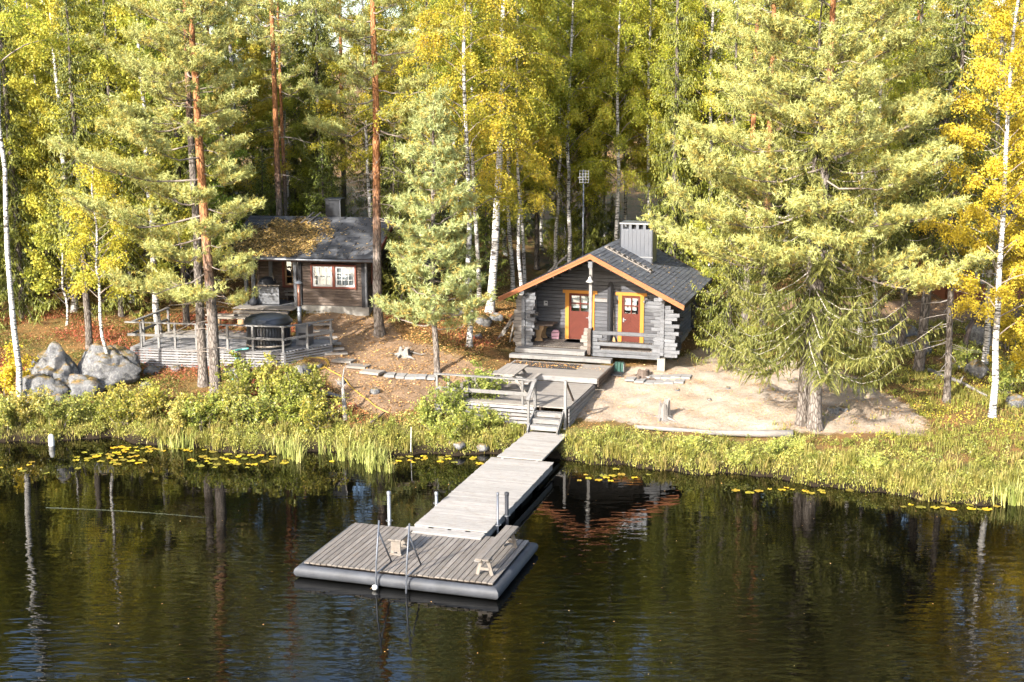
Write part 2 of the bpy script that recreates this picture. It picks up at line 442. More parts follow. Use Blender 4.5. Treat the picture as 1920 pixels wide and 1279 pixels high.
def inpoly(x, y, poly):
    x = np.asarray(x); y = np.asarray(y); c = np.zeros(x.shape, bool); n = len(poly)
    for i in range(n):
        x1, y1 = poly[i]; x2, y2 = poly[(i+1) % n]
        k = ((y1 > y) != (y2 > y)) & (x < (x2-x1)*(y-y1)/(y2-y1+1e-12)+x1)
        c ^= k
    return c
SAND = [gp(*p)[:2] for p in ((1120, 700), (1225, 688), (1290, 668), (1330, 655), (1420, 672), (1560, 690), (1660, 740), (1740, 790), (1735, 822), (1600, 812), (1480, 808), (1200, 800), (1090, 792), (1075, 770))]
DIRT = [gp(*p)[:2] for p in ((575, 590), (690, 592), (735, 610), (760, 640), (820, 655), (900, 690), (940, 705), (830, 745), (760, 775), (690, 780), (640, 745), (600, 700), (560, 640))]
ROAD = [(12.5, 57.0), (17, 56.0), (23, 56.5), (45, 58), (45, 62), (23, 60.5), (16, 60), (11, 62), (9.5, 60)]
SIDE = [gp(*p)[:2] for p in ((1285, 665), (1330, 650), (1380, 650), (1420, 690), (1330, 690))]
BACK = [(-9.5, 54), (-3.5, 52), (0.2, 52), (0.4, 58.5), (-3, 60), (-5.4, 60)]

def axis_pts(lo, hi, step, far_lo, far_hi):
    a = list(np.arange(lo, hi+1e-6, step)); k = step; v = hi
    while v < far_hi: k *= 1.25; v += k; a.append(v)
    k = step; v = lo
    while v > far_lo: k *= 1.25; v -= k; a.insert(0, v)
    return np.array(a)
gx = axis_pts(-26, 26, 0.22, -3000, 3000); gy = axis_pts(35, 66, 0.2, -60, 4000)
GX, GY = np.meshgrid(gx, gy); GZ = ground(GX, GY)
nx, ny = len(gx), len(gy)
me = bpy.data.meshes.new('ground')
V = np.stack([GX, GY, GZ], -1).reshape(-1, 3)
idx = np.arange(nx*ny).reshape(ny, nx)
Q = np.stack([idx[:-1, :-1], idx[:-1, 1:], idx[1:, 1:], idx[1:, :-1]], -1).reshape(-1, 4)
me.vertices.add(len(V)); me.vertices.foreach_set('co', V.astype(np.float32).ravel())
me.loops.add(Q.size); me.loops.foreach_set('vertex_index', Q.astype(np.int32).ravel())
me.polygons.add(len(Q)); me.polygons.foreach_set('loop_start', np.arange(0, Q.size, 4, dtype=np.int32))
me.polygons.foreach_set('use_smooth', np.ones(len(Q), bool))
def blur(a, n):
    for _ in range(n):
        p = np.pad(a, 1, mode='edge'); a = (p[1:-1, 1:-1]*2 + p[:-2, 1:-1] + p[2:, 1:-1] + p[1:-1, :-2] + p[1:-1, 2:])/6
    return a
S_ = GY - shore(GX)
sand = blur((inpoly(GX, GY, SAND) | inpoly(GX, GY, SIDE)).astype(float), 12)
dirt = blur((inpoly(GX, GY, DIRT) | inpoly(GX, GY, ROAD)).astype(float), 10)
grassy = np.clip(1.2 - np.abs(S_-1.2)/1.8, 0, 1)
for nm, arr in (('sand', sand), ('dirt', dirt), ('grassy', grassy)):
    a = me.attributes.new(nm, 'FLOAT', 'POINT'); a.data.foreach_set('value', arr.astype(np.float32).ravel())
me.update(calc_edges=True)
t = NT('ground')
v = t.coord('Object', (1, 1, 1))
def att(n):
    a = t.n('ShaderNodeAttribute'); a.attribute_name = n; return a.outputs['Fac']
nb = t.noise(v, 0.7, 5, 0.65); nf = t.noise(v, 5.0, 6, 0.7); ng = t.noise(v, 26.0, 4, 0.7)
floor_c = t.ramp(nb, [(0.32, (0.06, 0.062, 0.016)), (0.46, (0.095, 0.07, 0.024)), (0.62, (0.14, 0.08, 0.034))])
floor_c = t.mix(t.ramp(nf, [(0.48, (0, 0, 0)), (0.66, (0.7, 0.7, 0.7))]), floor_c, (0.20, 0.095, 0.032))
dirt_c = t.ramp(nf, [(0.3, (0.13, 0.085, 0.052)), (0.7, (0.23, 0.155, 0.098))])
sand_c = t.ramp(nf, [(0.25, (0.235, 0.187, 0.142)), (0.5, (0.31, 0.26, 0.21)), (0.75, (0.36, 0.312, 0.262))])
sand_c = t.mix(t.ramp(ng, [(0.54, (0, 0, 0)), (0.66, (0.85, 0.85, 0.85))]), sand_c, (0.15, 0.10, 0.06))
sand_c = t.mix(t.ramp(nb, [(0.42, (0, 0, 0)), (0.66, (0.55, 0.55, 0.55))]), sand_c, (0.235, 0.165, 0.10))
grass_c = t.ramp(nf, [(0.3, (0.07, 0.07, 0.018)), (0.7, (0.17, 0.14, 0.05))])
def edge(a):
    s = t.math('ADD', a, t.math('MULTIPLY', t.math('SUBTRACT', nf, 0.5), 0.9))
    return t.ramp(s, [(0.36, (0, 0, 0)), (0.64, (1, 1, 1))])
col = t.mix(edge(att('grassy')), floor_c, grass_c)
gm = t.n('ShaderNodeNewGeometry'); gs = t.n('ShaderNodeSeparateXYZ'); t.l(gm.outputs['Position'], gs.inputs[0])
col = t.mix(t.ramp(t.math('ADD', gs.outputs[2], t.math('MULTIPLY', nf, 0.3)), [(0.28, (1, 1, 1)), (0.52, (0, 0, 0))]), col, (0.018, 0.013, 0.008))  # dark bank soil by height, with the waterline shadow painted into it
col = t.mix(edge(att('dirt')), col, dirt_c)
col = t.mix(edge(att('sand')), col, sand_c)
hh = t.math('ADD', t.math('MULTIPLY', nf, 1.0), t.math('MULTIPLY', ng, 0.5))
t.done(t.bsdf(col, 0.95, t.bump(hh, 0.8, 0.07), Specular_IOR_Level=0.1))
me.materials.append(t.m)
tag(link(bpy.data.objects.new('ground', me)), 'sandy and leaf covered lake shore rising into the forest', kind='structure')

# water
t = NT('lake_water')
v1 = t.coord('Object', (0.5, 1.75, 1), rot=(0, 0, R(7)))
v2 = t.coord('Object', (0.7, 1.7, 1), rot=(0, 0, R(-16)))
w1 = t.noise(v1, 2.3, 1.5, 0.45); w2 = t.noise(v2, 6.0, 1, 0.5)
tc = t.n('ShaderNodeTexCoord'); sx = t.n('ShaderNodeSeparateXYZ'); t.l(tc.outputs['Object'], sx.inputs[0])
pn = t.noise(t.coord('Object', (1, 1.6, 1)), 0.13, 3)
breeze = t.n('ShaderNodeMapRange'); breeze.inputs[1].default_value = 40.0; breeze.inputs[2].default_value = 24.0; breeze.inputs[3].default_value = 0.13; breeze.inputs[4].default_value = 1.15; breeze.interpolation_type = 'SMOOTHSTEP'; t.l(sx.outputs[1], breeze.inputs[0])
patch = t.math('MULTIPLY', breeze.outputs[0], t.ramp(pn, [(0.36, (0.45, 0.45, 0.45)), (0.62, (1.25, 1.25, 1.25))]))
hgt = t.math('MULTIPLY', t.math('ADD', t.math('MULTIPLY', w1, 1.0), t.math('MULTIPLY', w2, 0.16)), patch)
t.done(t.bsdf((0.0008, 0.0008, 0.0006), 0.0, t.bump(hgt, 0.27, 0.05), IOR=1.33))
me = to_mesh('lake', [(-3000, -3000, 0), (3000, -3000, 0), (3000, 300, 0), (-3000, 300, 0)], [(0, 1, 2, 3)], t.m)
tag(link(bpy.data.objects.new('lake_water', me)), 'dark rippled lake water reflecting the forest', kind='structure')
# ------------------------------------------------------------------ frames: cabin / dock axis and the other cabin's axis
class Frame:
    def __init__(s, ox, oy, yaw):
        s.o = (ox, oy); s.yaw = yaw; w = R(yaw)
        s.e = (math.cos(w), -math.sin(w)); s.d = (math.sin(w), math.cos(w))
    def W(s, x, y, z=0.0):
        return (s.o[0] + x*s.e[0] + y*s.d[0], s.o[1] + x*s.e[1] + y*s.d[1], z)
FR = Frame(3.19, 50.07, 16.8)
FL = Frame(-6.52, 56.11, 9.5)

class Thing:
    """an Empty at the thing's base; parts are given in the frame's coordinates (z above the water)"""
    def __init__(s, fr, name, base, label, cat, group=None):
        s.fr = fr; s.b = Vector(base)
        s.o = empty(name, fr.W(*base), fr.yaw, label, cat, group)
    def p(s, v): return Vector(v) - s.b
    def beam(s, name, p0, p1, w, h, mat, up=(0, 0, 1), ch=0.0, parent=None):
        return beam(name, s.p(p0), s.p(p1), w, h, mat, parent or s.o, up, ch)
    def cyl(s, name, p0, p1, r, mat, n=10, r1=None, parent=None):
        return cyl(name, s.p(p0), s.p(p1), r, mat, parent or s.o, n, r1)
    def mb(s, m, name, mat, smooth=False, parent=None):
        m.v = [tuple(Vector(v) - s.b) for v in m.v]
        return m.build(name, mat, parent or s.o, smooth)

rnd = random.Random(5)

def log_wall(T, axis, c, u0, u1, z0, z1, mat, course=0.15, thick=0.15, holes=(), top=None, ext0=(0, 0), ext1=(0, 0), phase=0.0):
    """squared-log wall: axis 'x' (runs along x at y=c) or 'y' (runs along y at x=c). holes: (ua,ub,za,zb). top(u)->z limit.
    ext0/ext1: (min,max) overhang past the corner at each end, differing log by log"""
    z = z0 + phase; i = 0
    while z < z1 - 0.04:
        zt = min(z + course, z1); zm = (z + zt)/2
        a = u0 - rnd.uniform(*ext0); b = u1 + rnd.uniform(*ext1)
        if top:
            a2, b2 = top(zt); a, b = max(a, a2), min(b, b2)
        segs = [(a, b)]
        for (ha, hb, za, zb) in holes:
            if za - 0.02 < zm < zb + 0.02:
                ns = []
                for (p, q) in segs:
                    if hb <= p or ha >= q: ns.append((p, q)); continue
                    if ha > p: ns.append((p, ha))
                    if hb < q: ns.append((hb, q))
                segs = ns
        for (p, q) in segs:
            if q - p < 0.06: continue
            off = rnd.uniform(-0.006, 0.006)
            if axis == 'x': T.beam('log', (p, c+off, zm), (q, c+off, zm), thick, zt-z-0.004, mat, ch=0.018)
            else: T.beam('log', (c+off, p, zm), (c+off, q, zm), thick, zt-z-0.004, mat, ch=0.018)
        z = zt; i += 1

def window(T, name, x0, x1, z0, z1, y, frame_mat, sash_mat, cols, rows, fw=0.09, curtain=None, axis='x', face=-1):
    """frame proud of the wall, sash, glazing bars, panes, optional curtain behind"""
    def P(u, w, zz): return (u, y + w*face, zz) if axis == 'x' else (y + w*face, u, zz)
    upv = (0, 1, 0) if axis == 'x' else (1, 0, 0)
    m = MB(); 
    mid = P((x0+x1)/2, 0.0, (z0+z1)/2)
    d = (x1-x0, 0.05, z1-z0) if axis == 'x' else (0.05, x1-x0, z1-z0)
    w = T.beam(name, P(x0-fw, 0.11, z1+fw/2), P(x1+fw, 0.11, z1+fw/2), 0.05, fw, frame_mat)
    pw = Vector(w.location)
    inv = w.matrix_basis.inverted()
    def sub(nm, p0, p1, ww, hh, mt, up=(0, 0, 1)):
        o = T.beam(nm, p0, p1, ww, hh, mt, up=up)
        ml = o.matrix_basis.copy(); o.parent = w; o.matrix_basis = inv @ ml; return o
    sub('frame', P(x0-fw, 0.108, z0-fw/2), P(x1+fw, 0.108, z0-fw/2), 0.05, fw, frame_mat)
    sub('frame', P(x0-fw/2, 0.106, z0-0.10), P(x0-fw/2, 0.106, z1), 0.05, fw, frame_mat, up=(1, 0, 0) if axis == 'x' else (0, 1, 0))
    sub('frame', P(x1+fw/2, 0.106, z0-0.10), P(x1+fw/2, 0.106, z1), 0.05, fw, frame_mat, up=(1, 0, 0) if axis == 'x' else (0, 1, 0))
    cw = (x1-x0)/cols; chh = (z1-z0)/rows
    for i in range(cols+1):
        u = x0 + i*cw; bw = 0.085 if i in (0, cols) else 0.028
        sub('glazing_bar', P(u + (bw/2 if i == 0 else -bw/2 if i == cols else 0), 0.055, z0), P(u + (bw/2 if i == 0 else -bw/2 if i == cols else 0), 0.055, z1), 0.03, bw, sash_mat, up=(1, 0, 0) if axis == 'x' else (0, 1, 0))
    for j in range(rows+1):
        zz = z0 + j*chh; bw = 0.085 if j in (0, rows) else 0.028
        zz += bw/2 if j == 0 else -bw/2 if j == rows else 0
        sub('glazing_bar', P(x0, 0.052, zz), P(x1, 0.052, zz), 0.03, bw, sash_mat)
    for i in range(cols):
        for j in range(rows):
            sub('pane', P(x0+i*cw+0.012, 0.04, z0+(j+.5)*chh), P(x0+(i+1)*cw-0.012, 0.04, z0+(j+.5)*chh), 0.008, chh-0.024, 'glass')
    if curtain:
        for (ca, cb) in curtain:
            m = MB(); n = max(6, int((cb-ca)/0.035)); vs = []
            for k in range(n+1):
                u = ca + (cb-ca)*k/n; wv = -0.04 + 0.018*math.sin(k*1.9)
                vs += [P(u, wv, z0+0.02), P(u, wv, z1-0.02)]
            m.add(vs, [(2*k, 2*k+2, 2*k+3, 2*k+1) for k in range(n)])
            o = T.mb(m, 'curtain', 'curtain'); ml = o.matrix_basis.copy(); o.parent = w; o.matrix_basis = inv @ ml
    o = T.mb(MB().box(P((x0+x1)/2, -0.32, (z0+z1)/2), (x1-x0+.1, 0.02, z1-z0+.1) if axis == 'x' else (0.02, x1-x0+.1, z1-z0+.1)), 'unlit_room_sheet', 'black_metal')  # black sheet behind the panes, standing in for the shade of the room
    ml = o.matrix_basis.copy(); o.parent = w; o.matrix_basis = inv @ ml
    return w

def shingled(T, name, mat, p_eave0, p_eave1, p_ridge0, p_ridge1, course, tab, lift=0.035):
    """overlapping shingle courses as real tilted tabs (one part); corners in frame coordinates"""
    a0, a1, b0, b1 = [np.array(Vector(q) - T.b) for q in (p_eave0, p_eave1, p_ridge0, p_ridge1)]
    L = np.linalg.norm(b0-a0); W = np.linalg.norm(a1-a0)
    nrm = np.cross(a1-a0, b0-a0); nrm /= np.linalg.norm(nrm)
    if nrm[2] < 0: nrm = -nrm
    rg = np.random.default_rng(3); P = []; tn = []
    nr = int(L/course)
    for r in range(nr+1):
        v0 = r/nr; v1 = min((r+1.25)/nr, 1.0) if r < nr else 1.0
        if r == nr: continue
        nt = int(W/tab); off = (r % 2)*0.5
        for c in range(-1, nt+1):
            u0 = max((c+off)/nt, 0); u1 = min((c+1+off-0.05)/nt, 1)
            if u1 <= u0: continue
            q = lambda u, vv, l: a0*(1-u)*(1-vv) + a1*u*(1-vv) + b0*(1-u)*vv + b1*u*vv + nrm*l
            k = rg.uniform(0.7, 1.25)
            lo, hi = lift*k, 0.006
            P.append([q(u0, v0, lo), q(u1, v0, lo), q(u1, v1, hi), q(u0, v1, hi)]); tn.append(rg.random()*0.8+0.1)
            P.append([q(u0, v0, 0), q(u1, v0, 0), q(u1, v0, lo), q(u0, v0, lo)]); tn.append(0.0)
    me = poly_mesh(name, np.array(P), mat, np.array(tn))
    o = bpy.data.objects.new(name, me); link(o, T.o); o['kind'] = 'stuff'; return o

# ================================================================== grey gabled cabin on the right
XC, HW = -0.15, 3.72                 # gable centre, half roof width
ZR, ZE = 5.80, 3.95                  # ridge and eave (top of roof)
Y0, Y1 = 0.12, 7.9
def roofz(x): return ZR - (ZR-ZE)*abs(x-XC)/HW
c = Thing(FR, 'grey_log_cabin', (0, 3.5, 1.2), 'grey log cabin with orange gable boards, two red doors and a covered porch', 'cabin')
def gtop(z):
    k = (ZR - 0.22 - z)/(ZR-ZE)*HW; return (XC-k, XC+k)
WL, WR = -3.0, 2.72
D1 = (-1.55, -0.60); D2 = (0.70, 1.48)      # door openings
log_wall(c, 'x', 2.4, WL, WR, 1.75, 5.55, 'log_wall', 0.148, 0.15, [(D1[0], D1[1], 1.9, 3.88), (D2[0], D2[1], 1.9, 3.88)], gtop, (0.15, 0.5), (0.2, 0.55))
log_wall(c, 'x', 7.4, WL, WR, 1.75, 5.55, 'log_wall', 0.148, 0.15, [], gtop, (0.15, 0.4), (0.15, 0.4))
log_wall(c, 'y', WR, 0.6, 7.4, 1.82, 4.08, 'log_grey', 0.148, 0.15, [], None, (0.10, 0.16), (0.2, 0.4), 0.0)
log_wall(c, 'y', WL, 0.6, 7.4, 1.82, 3.98, 'log_grey', 0.148, 0.15, [(1.05, 2.25, 2.72, 3.62)], None, (0.10, 0.16), (0.2, 0.4), 0.0)
# short stubs of crossing logs at the two front corners
z = 1.75; i = 0
while z < 4.0:
    zm = z + 0.074
    rr, ll = rnd.uniform(0.20, 0.62), rnd.uniform(0.18, 0.5)
    if zm < roofz(WR+rr) - 0.28: c.beam('log', (WR+0.078, 0.6, zm), (WR+rr+0.08, 0.6, zm), 0.15, 0.144, 'log_grey', ch=0.018)
    c.beam('log', (WR-0.078-rnd.uniform(0.12, 0.46) - (0.15 if z > 3.4 else 0), 0.6, zm), (WR-0.078, 0.6, zm), 0.15, 0.144, 'log_grey', ch=0.018)
    if zm < roofz(WL-ll) - 0.28: c.beam('log', (WL-ll-0.08, 0.6, zm), (WL-0.078, 0.6, zm), 0.15, 0.144, 'log_end', ch=0.018)
    c.beam('log', (WL+0.078, 0.6, zm), (WL+0.10+rnd.uniform(0.18, 0.42), 0.6, zm), 0.15, 0.144, 'log_grey', ch=0.018)
    if i % 2 and 2.0 < zm < 3.7: c.beam('log', (WL+0.078, 1.12, zm), (WL+0.10+rnd.uniform(0.15, 0.40), 1.12, zm), 0.15, 0.144, 'log_end', ch=0.018)
    z += 0.148; i += 1
# balustrade logs right of the middle post
for (xa, xb, zm, h) in ((-0.14, 2.64, 2.60, 0.15), (-0.14, 0.30, 2.45, 0.15), (2.36, 2.64, 2.45, 0.15), (-0.14, 0.10, 2.30, 0.15), (2.40, 2.64, 2.30, 0.15),
                        (-0.14, 2.64, 2.15, 0.15), (-0.14, 0.20, 2.00, 0.15), (2.36, 2.64, 2.00, 0.15), (-0.14, 2.64, 1.85, 0.15), (-0.14, 2.64, 1.70, 0.15)):
    c.beam('log', (xa, 0.592, zm), (xb, 0.592, zm), 0.14, h-0.006, 'log_grey', ch=0.018)
z = 1.72; i = 0
while z < 2.7:
    c.beam('log', (-0.29 - rnd.uniform(0.16, 0.34), 0.60, z+0.074), (-0.29, 0.60, z+0.074), 0.15, 0.144, 'log_end', ch=0.018)
    c.beam('log', (-0.215, 0.38-rnd.uniform(0, .06), z+0.074), (-0.215, 0.86, z+0.074), 0.14, 0.144, 'log_brown', ch=0.018)
    z += 0.148
c.beam('post', (-0.215, 0.60, 2.76), (-0.215, 0.60, 5.36), 0.13, 0.13, 'rail', up=(0, 1, 0), ch=0.01)
c.beam('ridge_beam', (XC, 0.16, ZR-0.42), (XC, 7.8, ZR-0.42), 0.17, 0.26, 'log_grey', ch=0.02)
for xx in (WL+0.04, WR-0.04): c.beam('wall_plate', (xx, 0.16, roofz(xx)-0.24), (xx, 7.8, roofz(xx)-0.24), 0.17, 0.17, 'log_grey', ch=0.02)
# porch floor of narrow slats, joists, steps
xs_ = WL + 0.12
while xs_ < WR - 0.14:
    c.beam('floor_slat', (xs_, 0.55, 1.93), (xs_, 2.31, 1.93), 0.07, 0.035, 'raft', up=(0, 0, 1)); xs_ += 0.105
for yy in (0.75, 1.5, 2.2): c.beam('joist', (WL+.09, yy, 1.83), (WR-.09, yy, 1.83), 0.08, 0.15, 'log_brown')
c.beam('step', (-3.22, 0.30, 1.80), (-0.32, 0.30, 1.80), 0.50, 0.16, 'rail', ch=0.01)
c.beam('step', (-3.34, -0.16, 1.63), (0.85, -0.16, 1.63), 0.42, 0.15, 'rail', ch=0.01)
c.beam('pier', (2.70, 0.62, 1.05), (2.70, 0.62, 1.70), 0.30, 0.28, 'concrete', up=(0, 1, 0))
c.beam('pier', (-2.9, 0.62, 1.05), (-2.9, 0.62, 1.72), 0.30, 0.28, 'concrete', up=(0, 1, 0))
m = MB()
for x0_, x1_, ya, yb in ((WR-.1, WR+.1, 2.2, 7.5), (WL-.1, WL+.1, 2.2, 7.5)): m.box(((x0_+x1_)/2, (ya+yb)/2, 1.42), (x1_-x0_, yb-ya, 0.75))
for yy in (2.42, 7.4): m.box(((WL+WR)/2, yy, 1.40), (WR-WL-.22, 0.2, 0.66))
c.mb(m, 'plinth', 'concrete')
c.beam('sill_board', (WR+0.12, 2.1, 1.70), (WR+0.12, 7.5, 1.70), 0.03, 0.16, 'pale_wood')
# roof: two slopes with thickness, shingle courses, fascia boards
TH = 0.14
roof = c.mb(MB().extrude([(XC-HW, ZE), (XC, ZR), (XC+HW, ZE), (XC+HW, ZE-TH), (XC, ZR-TH), (XC-HW, ZE-TH)], 'y', Y0+0.03, Y1-0.03), 'roof', 'dark_wood')
def subparent(o, par):
    ml = o.matrix_basis.copy(); o.parent = par; o.matrix_basis = par.matrix_basis.inverted() @ ml; return o
for sg in (-1, 1):
    s_ = shingled(c, 'shingles', 'shingle', (XC+sg*(HW+.04), Y0, ZE-.01), (XC+sg*(HW+.04), Y1, ZE-.01), (XC, Y0, ZR+.012), (XC, Y1, ZR+.012), 0.17, 0.33, 0.022)
    subparent(s_, roof)
    for yy, nm in ((Y0-0.002, 'fascia_board'), (Y1+0.002, 'fascia_board')):
        f_ = c.mb(MB().extrude([(XC, ZR+.01), (XC+sg*(HW+.05), ZE-.015), (XC+sg*(HW+.05), ZE-0.20), (XC, ZR-0.185)][::sg], 'y', yy-0.018, yy+0.018), nm, 'fascia'); subparent(f_, roof)
        f_ = c.mb(MB().extrude([(XC, ZR+.022), (XC+sg*(HW+.07), ZE-.005), (XC+sg*(HW+.07), ZE-0.085), (XC, ZR-0.06)][::sg], 'y', yy-(0.045 if yy < 1 else -0.02), yy-(0.02 if yy < 1 else -0.045)), 'drip_board', 'fascia'); subparent(f_, roof)
    f_ = c.beam('eave_board', (XC+sg*(HW+.035), Y0+.05, ZE-0.10), (XC+sg*(HW+.035), Y1-.05, ZE-0.10), 0.025, 0.14, 'dark_wood'); subparent(f_, roof)
# soffit boards under the porch gable
for sg in (-1, 1):
    for k in range(5):
        u = 0.12 + k*0.7; xa = XC + sg*u; 
        subparent(c.beam('rafter', (xa, Y0+.06, roofz(xa)-TH-0.06), (xa, 2.3, roofz(xa)-TH-0.06), 0.06, 0.10, 'log_brown'), roof)
# doors
def door(T, x0, x1, y, hx):
    f = T.beam('door_frame', (x0-0.26, y-0.10, 3.95), (x1+0.26, y-0.10, 3.95), 0.05, 0.13, 'trim_yellow')
    inv = f.matrix_basis.inverted()
    def S(o): ml = o.matrix_basis.copy(); o.parent = f; o.matrix_basis = inv @ ml; return o
    for xx in (x0-0.07, x1+0.07): S(T.beam('door_jamb', (xx, y-0.097, 1.94), (xx, y-0.097, 3.885), 0.05, 0.16, 'trim_yellow', up=(1, 0, 0)))
    zg0, zg1 = 3.13, 3.78; gx0, gx1 = x0+0.10, x1-0.10
    S(T.mb(MB().box(((x0+x1)/2, y-0.05, 2.525), (x1-x0-0.02, 0.05, 1.17)), 'door_leaf', 'door_red'))
    for xx in (x0+0.055, x1-0.055): S(T.beam('stile', (xx, y-0.05, 3.11), (xx, y-0.05, 3.88), 0.05, 0.09, 'door_red', up=(1, 0, 0)))
    for zz, h in ((3.83, 0.10), ((zg0+zg1)/2, 0.05), (3.10, 0.05)): S(T.beam('door_rail', (gx0-0.005, y-0.048, zz), (gx1+0.005, y-0.048, zz), 0.05, h, 'door_red'))
    S(T.beam('mullion', ((x0+x1)/2, y-0.047, 3.12), ((x0+x1)/2, y-0.047, 3.80), 0.05, 0.05, 'door_red', up=(1, 0, 0)))
    for i in (0, 1):
        for j in (0, 1):
            xa = gx0 + i*(gx1-gx0)/2; za = zg0 + j*(zg1-zg0)/2
            S(T.beam('pane', (xa+0.01, y-0.03, za+(zg1-zg0)/4), (xa+(gx1-gx0)/2-0.01, y-0.03, za+(zg1-zg0)/4), 0.008, (zg1-zg0)/2-0.01, 'glass'))
    S(T.mb(MB().box(((x0+x1)/2 - 0.06, y+0.06, 3.52), ((gx1-gx0)*0.9, 0.01, 0.55)), 'curtain', 'curtain'))
    S(T.mb(MB().box(((x0+x1)/2, y+0.35, 3.0), (x1-x0, 0.02, 2.1)), 'unlit_room_sheet', 'black_metal'))  # black sheet imitates the unlit room behind the door
    # diagonal boarding of the leaf: real proud battens meeting in a V
    cx = (x0+x1)/2; w2 = (x1-x0)/2 - 0.07
    for k in range(-4, 12):
        for sg in (-1, 1):
            za = 1.98 + k*0.115; zb = za + w2
            ta = max(0, (1.97-za)/w2); tb = min(1, (3.08-za)/w2)
            if tb - ta < 0.15: continue
            S(T.beam('batten', (cx+sg*(0.01+w2*(1-ta)), y-0.079, za+ta*w2), (cx+sg*(0.01+w2*(1-tb)), y-0.079, za+tb*w2), 0.010, 0.070, 'door_red'))
    S(T.mb(MB().box((hx, y-0.10, 2.86), (0.05, 0.02, 0.18)).tube([(hx, y-0.10, 2.88), (hx, y-0.16, 2.88), (hx+(0.12 if hx < cx else -0.12), y-0.16, 2.88)], 0.014, 6), 'handle', 'galv'))
    return f
door(c, D1[0], D1[1], 2.4, D1[1]-0.08)
door(c, D2[0], D2[1], 2.4, D2[0]+0.08)
# chimney clad in grey sheet with smoke slots under the cap
chx0, chx1, chy0, chy1, cht = 0.17, 1.55, 4.3, 5.3, 6.70
m = MB(); m.box(((chx0+chx1)/2, (chy0+chy1)/2, 5.55), (chx1-chx0, chy1-chy0, 1.74))
ch = c.mb(m, 'chimney', 'steel_grey')
def CS(o): return subparent(o, ch)
for xx in (chx0+0.05, chx0+0.42, chx0+0.73, chx0+1.03, chx1-0.05): CS(c.beam('slot_pillar', (xx, chy0+0.02, 6.42), (xx, chy0+0.02, 6.62), 0.05, 0.12, 'steel_grey', up=(1, 0, 0)))
for xx in (chx0+0.05, chx1-0.05): CS(c.beam('slot_pillar', (xx, chy1-0.03, 6.42), (xx, chy1-0.03, 6.62), 0.05, 0.12, 'steel_grey', up=(1, 0, 0)))
CS(c.mb(MB().box(((chx0+chx1)/2, (chy0+chy1)/2, 6.52), (0.9, 0.6, 0.19)), 'flue', 'black_metal'))
CS(c.mb(MB().box(((chx0+chx1)/2, (chy0+chy1)/2, 6.65), (chx1-chx0+.08, chy1-chy0+.08, 0.06)), 'cap', 'galv'))
for k in range(1, 8):
    xx = chx0 + k*(chx1-chx0)/8; CS(c.beam('seam', (xx, chy0-0.006, 5.22), (xx, chy0-0.006, 6.40), 0.014, 0.012, 'steel_grey', up=(1, 0, 0)))
for xx in (chx0, chx1): CS(c.beam('corner_trim', (xx, chy0-0.008, 4.98), (xx, chy0-0.008, 6.62), 0.02, 0.05, 'black_metal', up=(1, 0, 0)))
CS(c.beam('flashing', (chx0-.03, chy0-0.012, 5.24), (chx1+.03, chy0-0.012, 5.24), 0.02, 0.05, 'galv'))
# wooden roof ladder on the right slope
l = Thing(FR, 'roof_ladder', (0.9, 2.65, roofz(0.9)), 'weathered wooden roof ladder lying on the dark slope beside the chimney', 'ladder')
def rp(x, y, k): return (x, y, roofz(x)+k)
l.beam('side_rail', rp(-0.10, 2.50, .07), rp(1.85, 2.50, .07), 0.06, 0.05, 'log_end'); l.beam('side_rail', rp(-0.10, 2.86, .07), rp(1.85, 2.86, .07), 0.06, 0.05, 'log_end')
for k in range(9): xx = 0.0 + k*0.22; l.beam('rung', rp(xx, 2.42, .115), rp(xx, 2.94, .115), 0.06, 0.035, 'log_end')
l = Thing(FR, 'roof_ladder', (-2.9, 5.6, roofz(-2.9)), 'two pale ladder rails sticking up behind the left roof edge', 'ladder')
for yy in (5.5, 5.8): l.beam('side_rail', (-3.35, yy, roofz(-3.35)+0.05), (-2.45, yy, roofz(-2.45)+0.42), 0.07, 0.05, 'log_end')
for k in range(3): l.beam('rung', (-3.1+k*.25, 5.45, roofz(-3.1+k*.25)+0.16+.05*k), (-3.1+k*.25, 5.86, roofz(-3.1+k*.25)+0.16+.05*k), 0.05, 0.03, 'log_end')
# things on the porch
t_ = Thing(FR, 'porch_table', (-2.42, 1.75, 1.95), 'slab topped wooden table with shaped legs on the cabin porch', 'table')
t_.mb(MB().extrude([(-2.90, 1.30), (-2.15, 1.38), (-2.02, 1.50), (-2.08, 1.95), (-2.0, 2.20), (-2.90, 2.24)], 'z', 2.60, 2.66), 'tabletop', 'log_brown')
for yy in (1.42, 2.12):
    t_.mb(MB().extrude([(-2.78, 1.955), (-2.42, 1.955), (-2.43, 2.02), (-2.50, 2.12), (-2.47, 2.35), (-2.38, 2.50), (-2.40, 2.60), (-2.80, 2.60), (-2.82, 2.50), (-2.73, 2.35), (-2.70, 2.12), (-2.77, 2.02)], 'y', yy-0.03, yy+0.03), 'leg', 'tan_wood')
b_ = Thing(FR, 'bag', (-2.05, 2.16, 1.95), 'pink and white bag standing under the porch table', 'bag')
b_.mb(MB().extrude([(-2.22, 1.955), (-1.93, 1.955), (-1.90, 2.20), (-1.97, 2.32), (-2.16, 2.32), (-2.24, 2.20)], 'y', 2.08, 2.20), 'body', 'pink')
for zz in (2.05, 2.20): b_.beam('stripe', (-2.215, 2.072, zz), (-1.925, 2.072, zz+.03), 0.012, 0.025, 'dark_wood')
b_.mb(MB().tube([(-2.16, 2.14, 2.31), (-2.12, 2.14, 2.40), (-2.02, 2.14, 2.40), (-1.98, 2.14, 2.31)], 0.012, 6), 'strap', 'dark_wood')
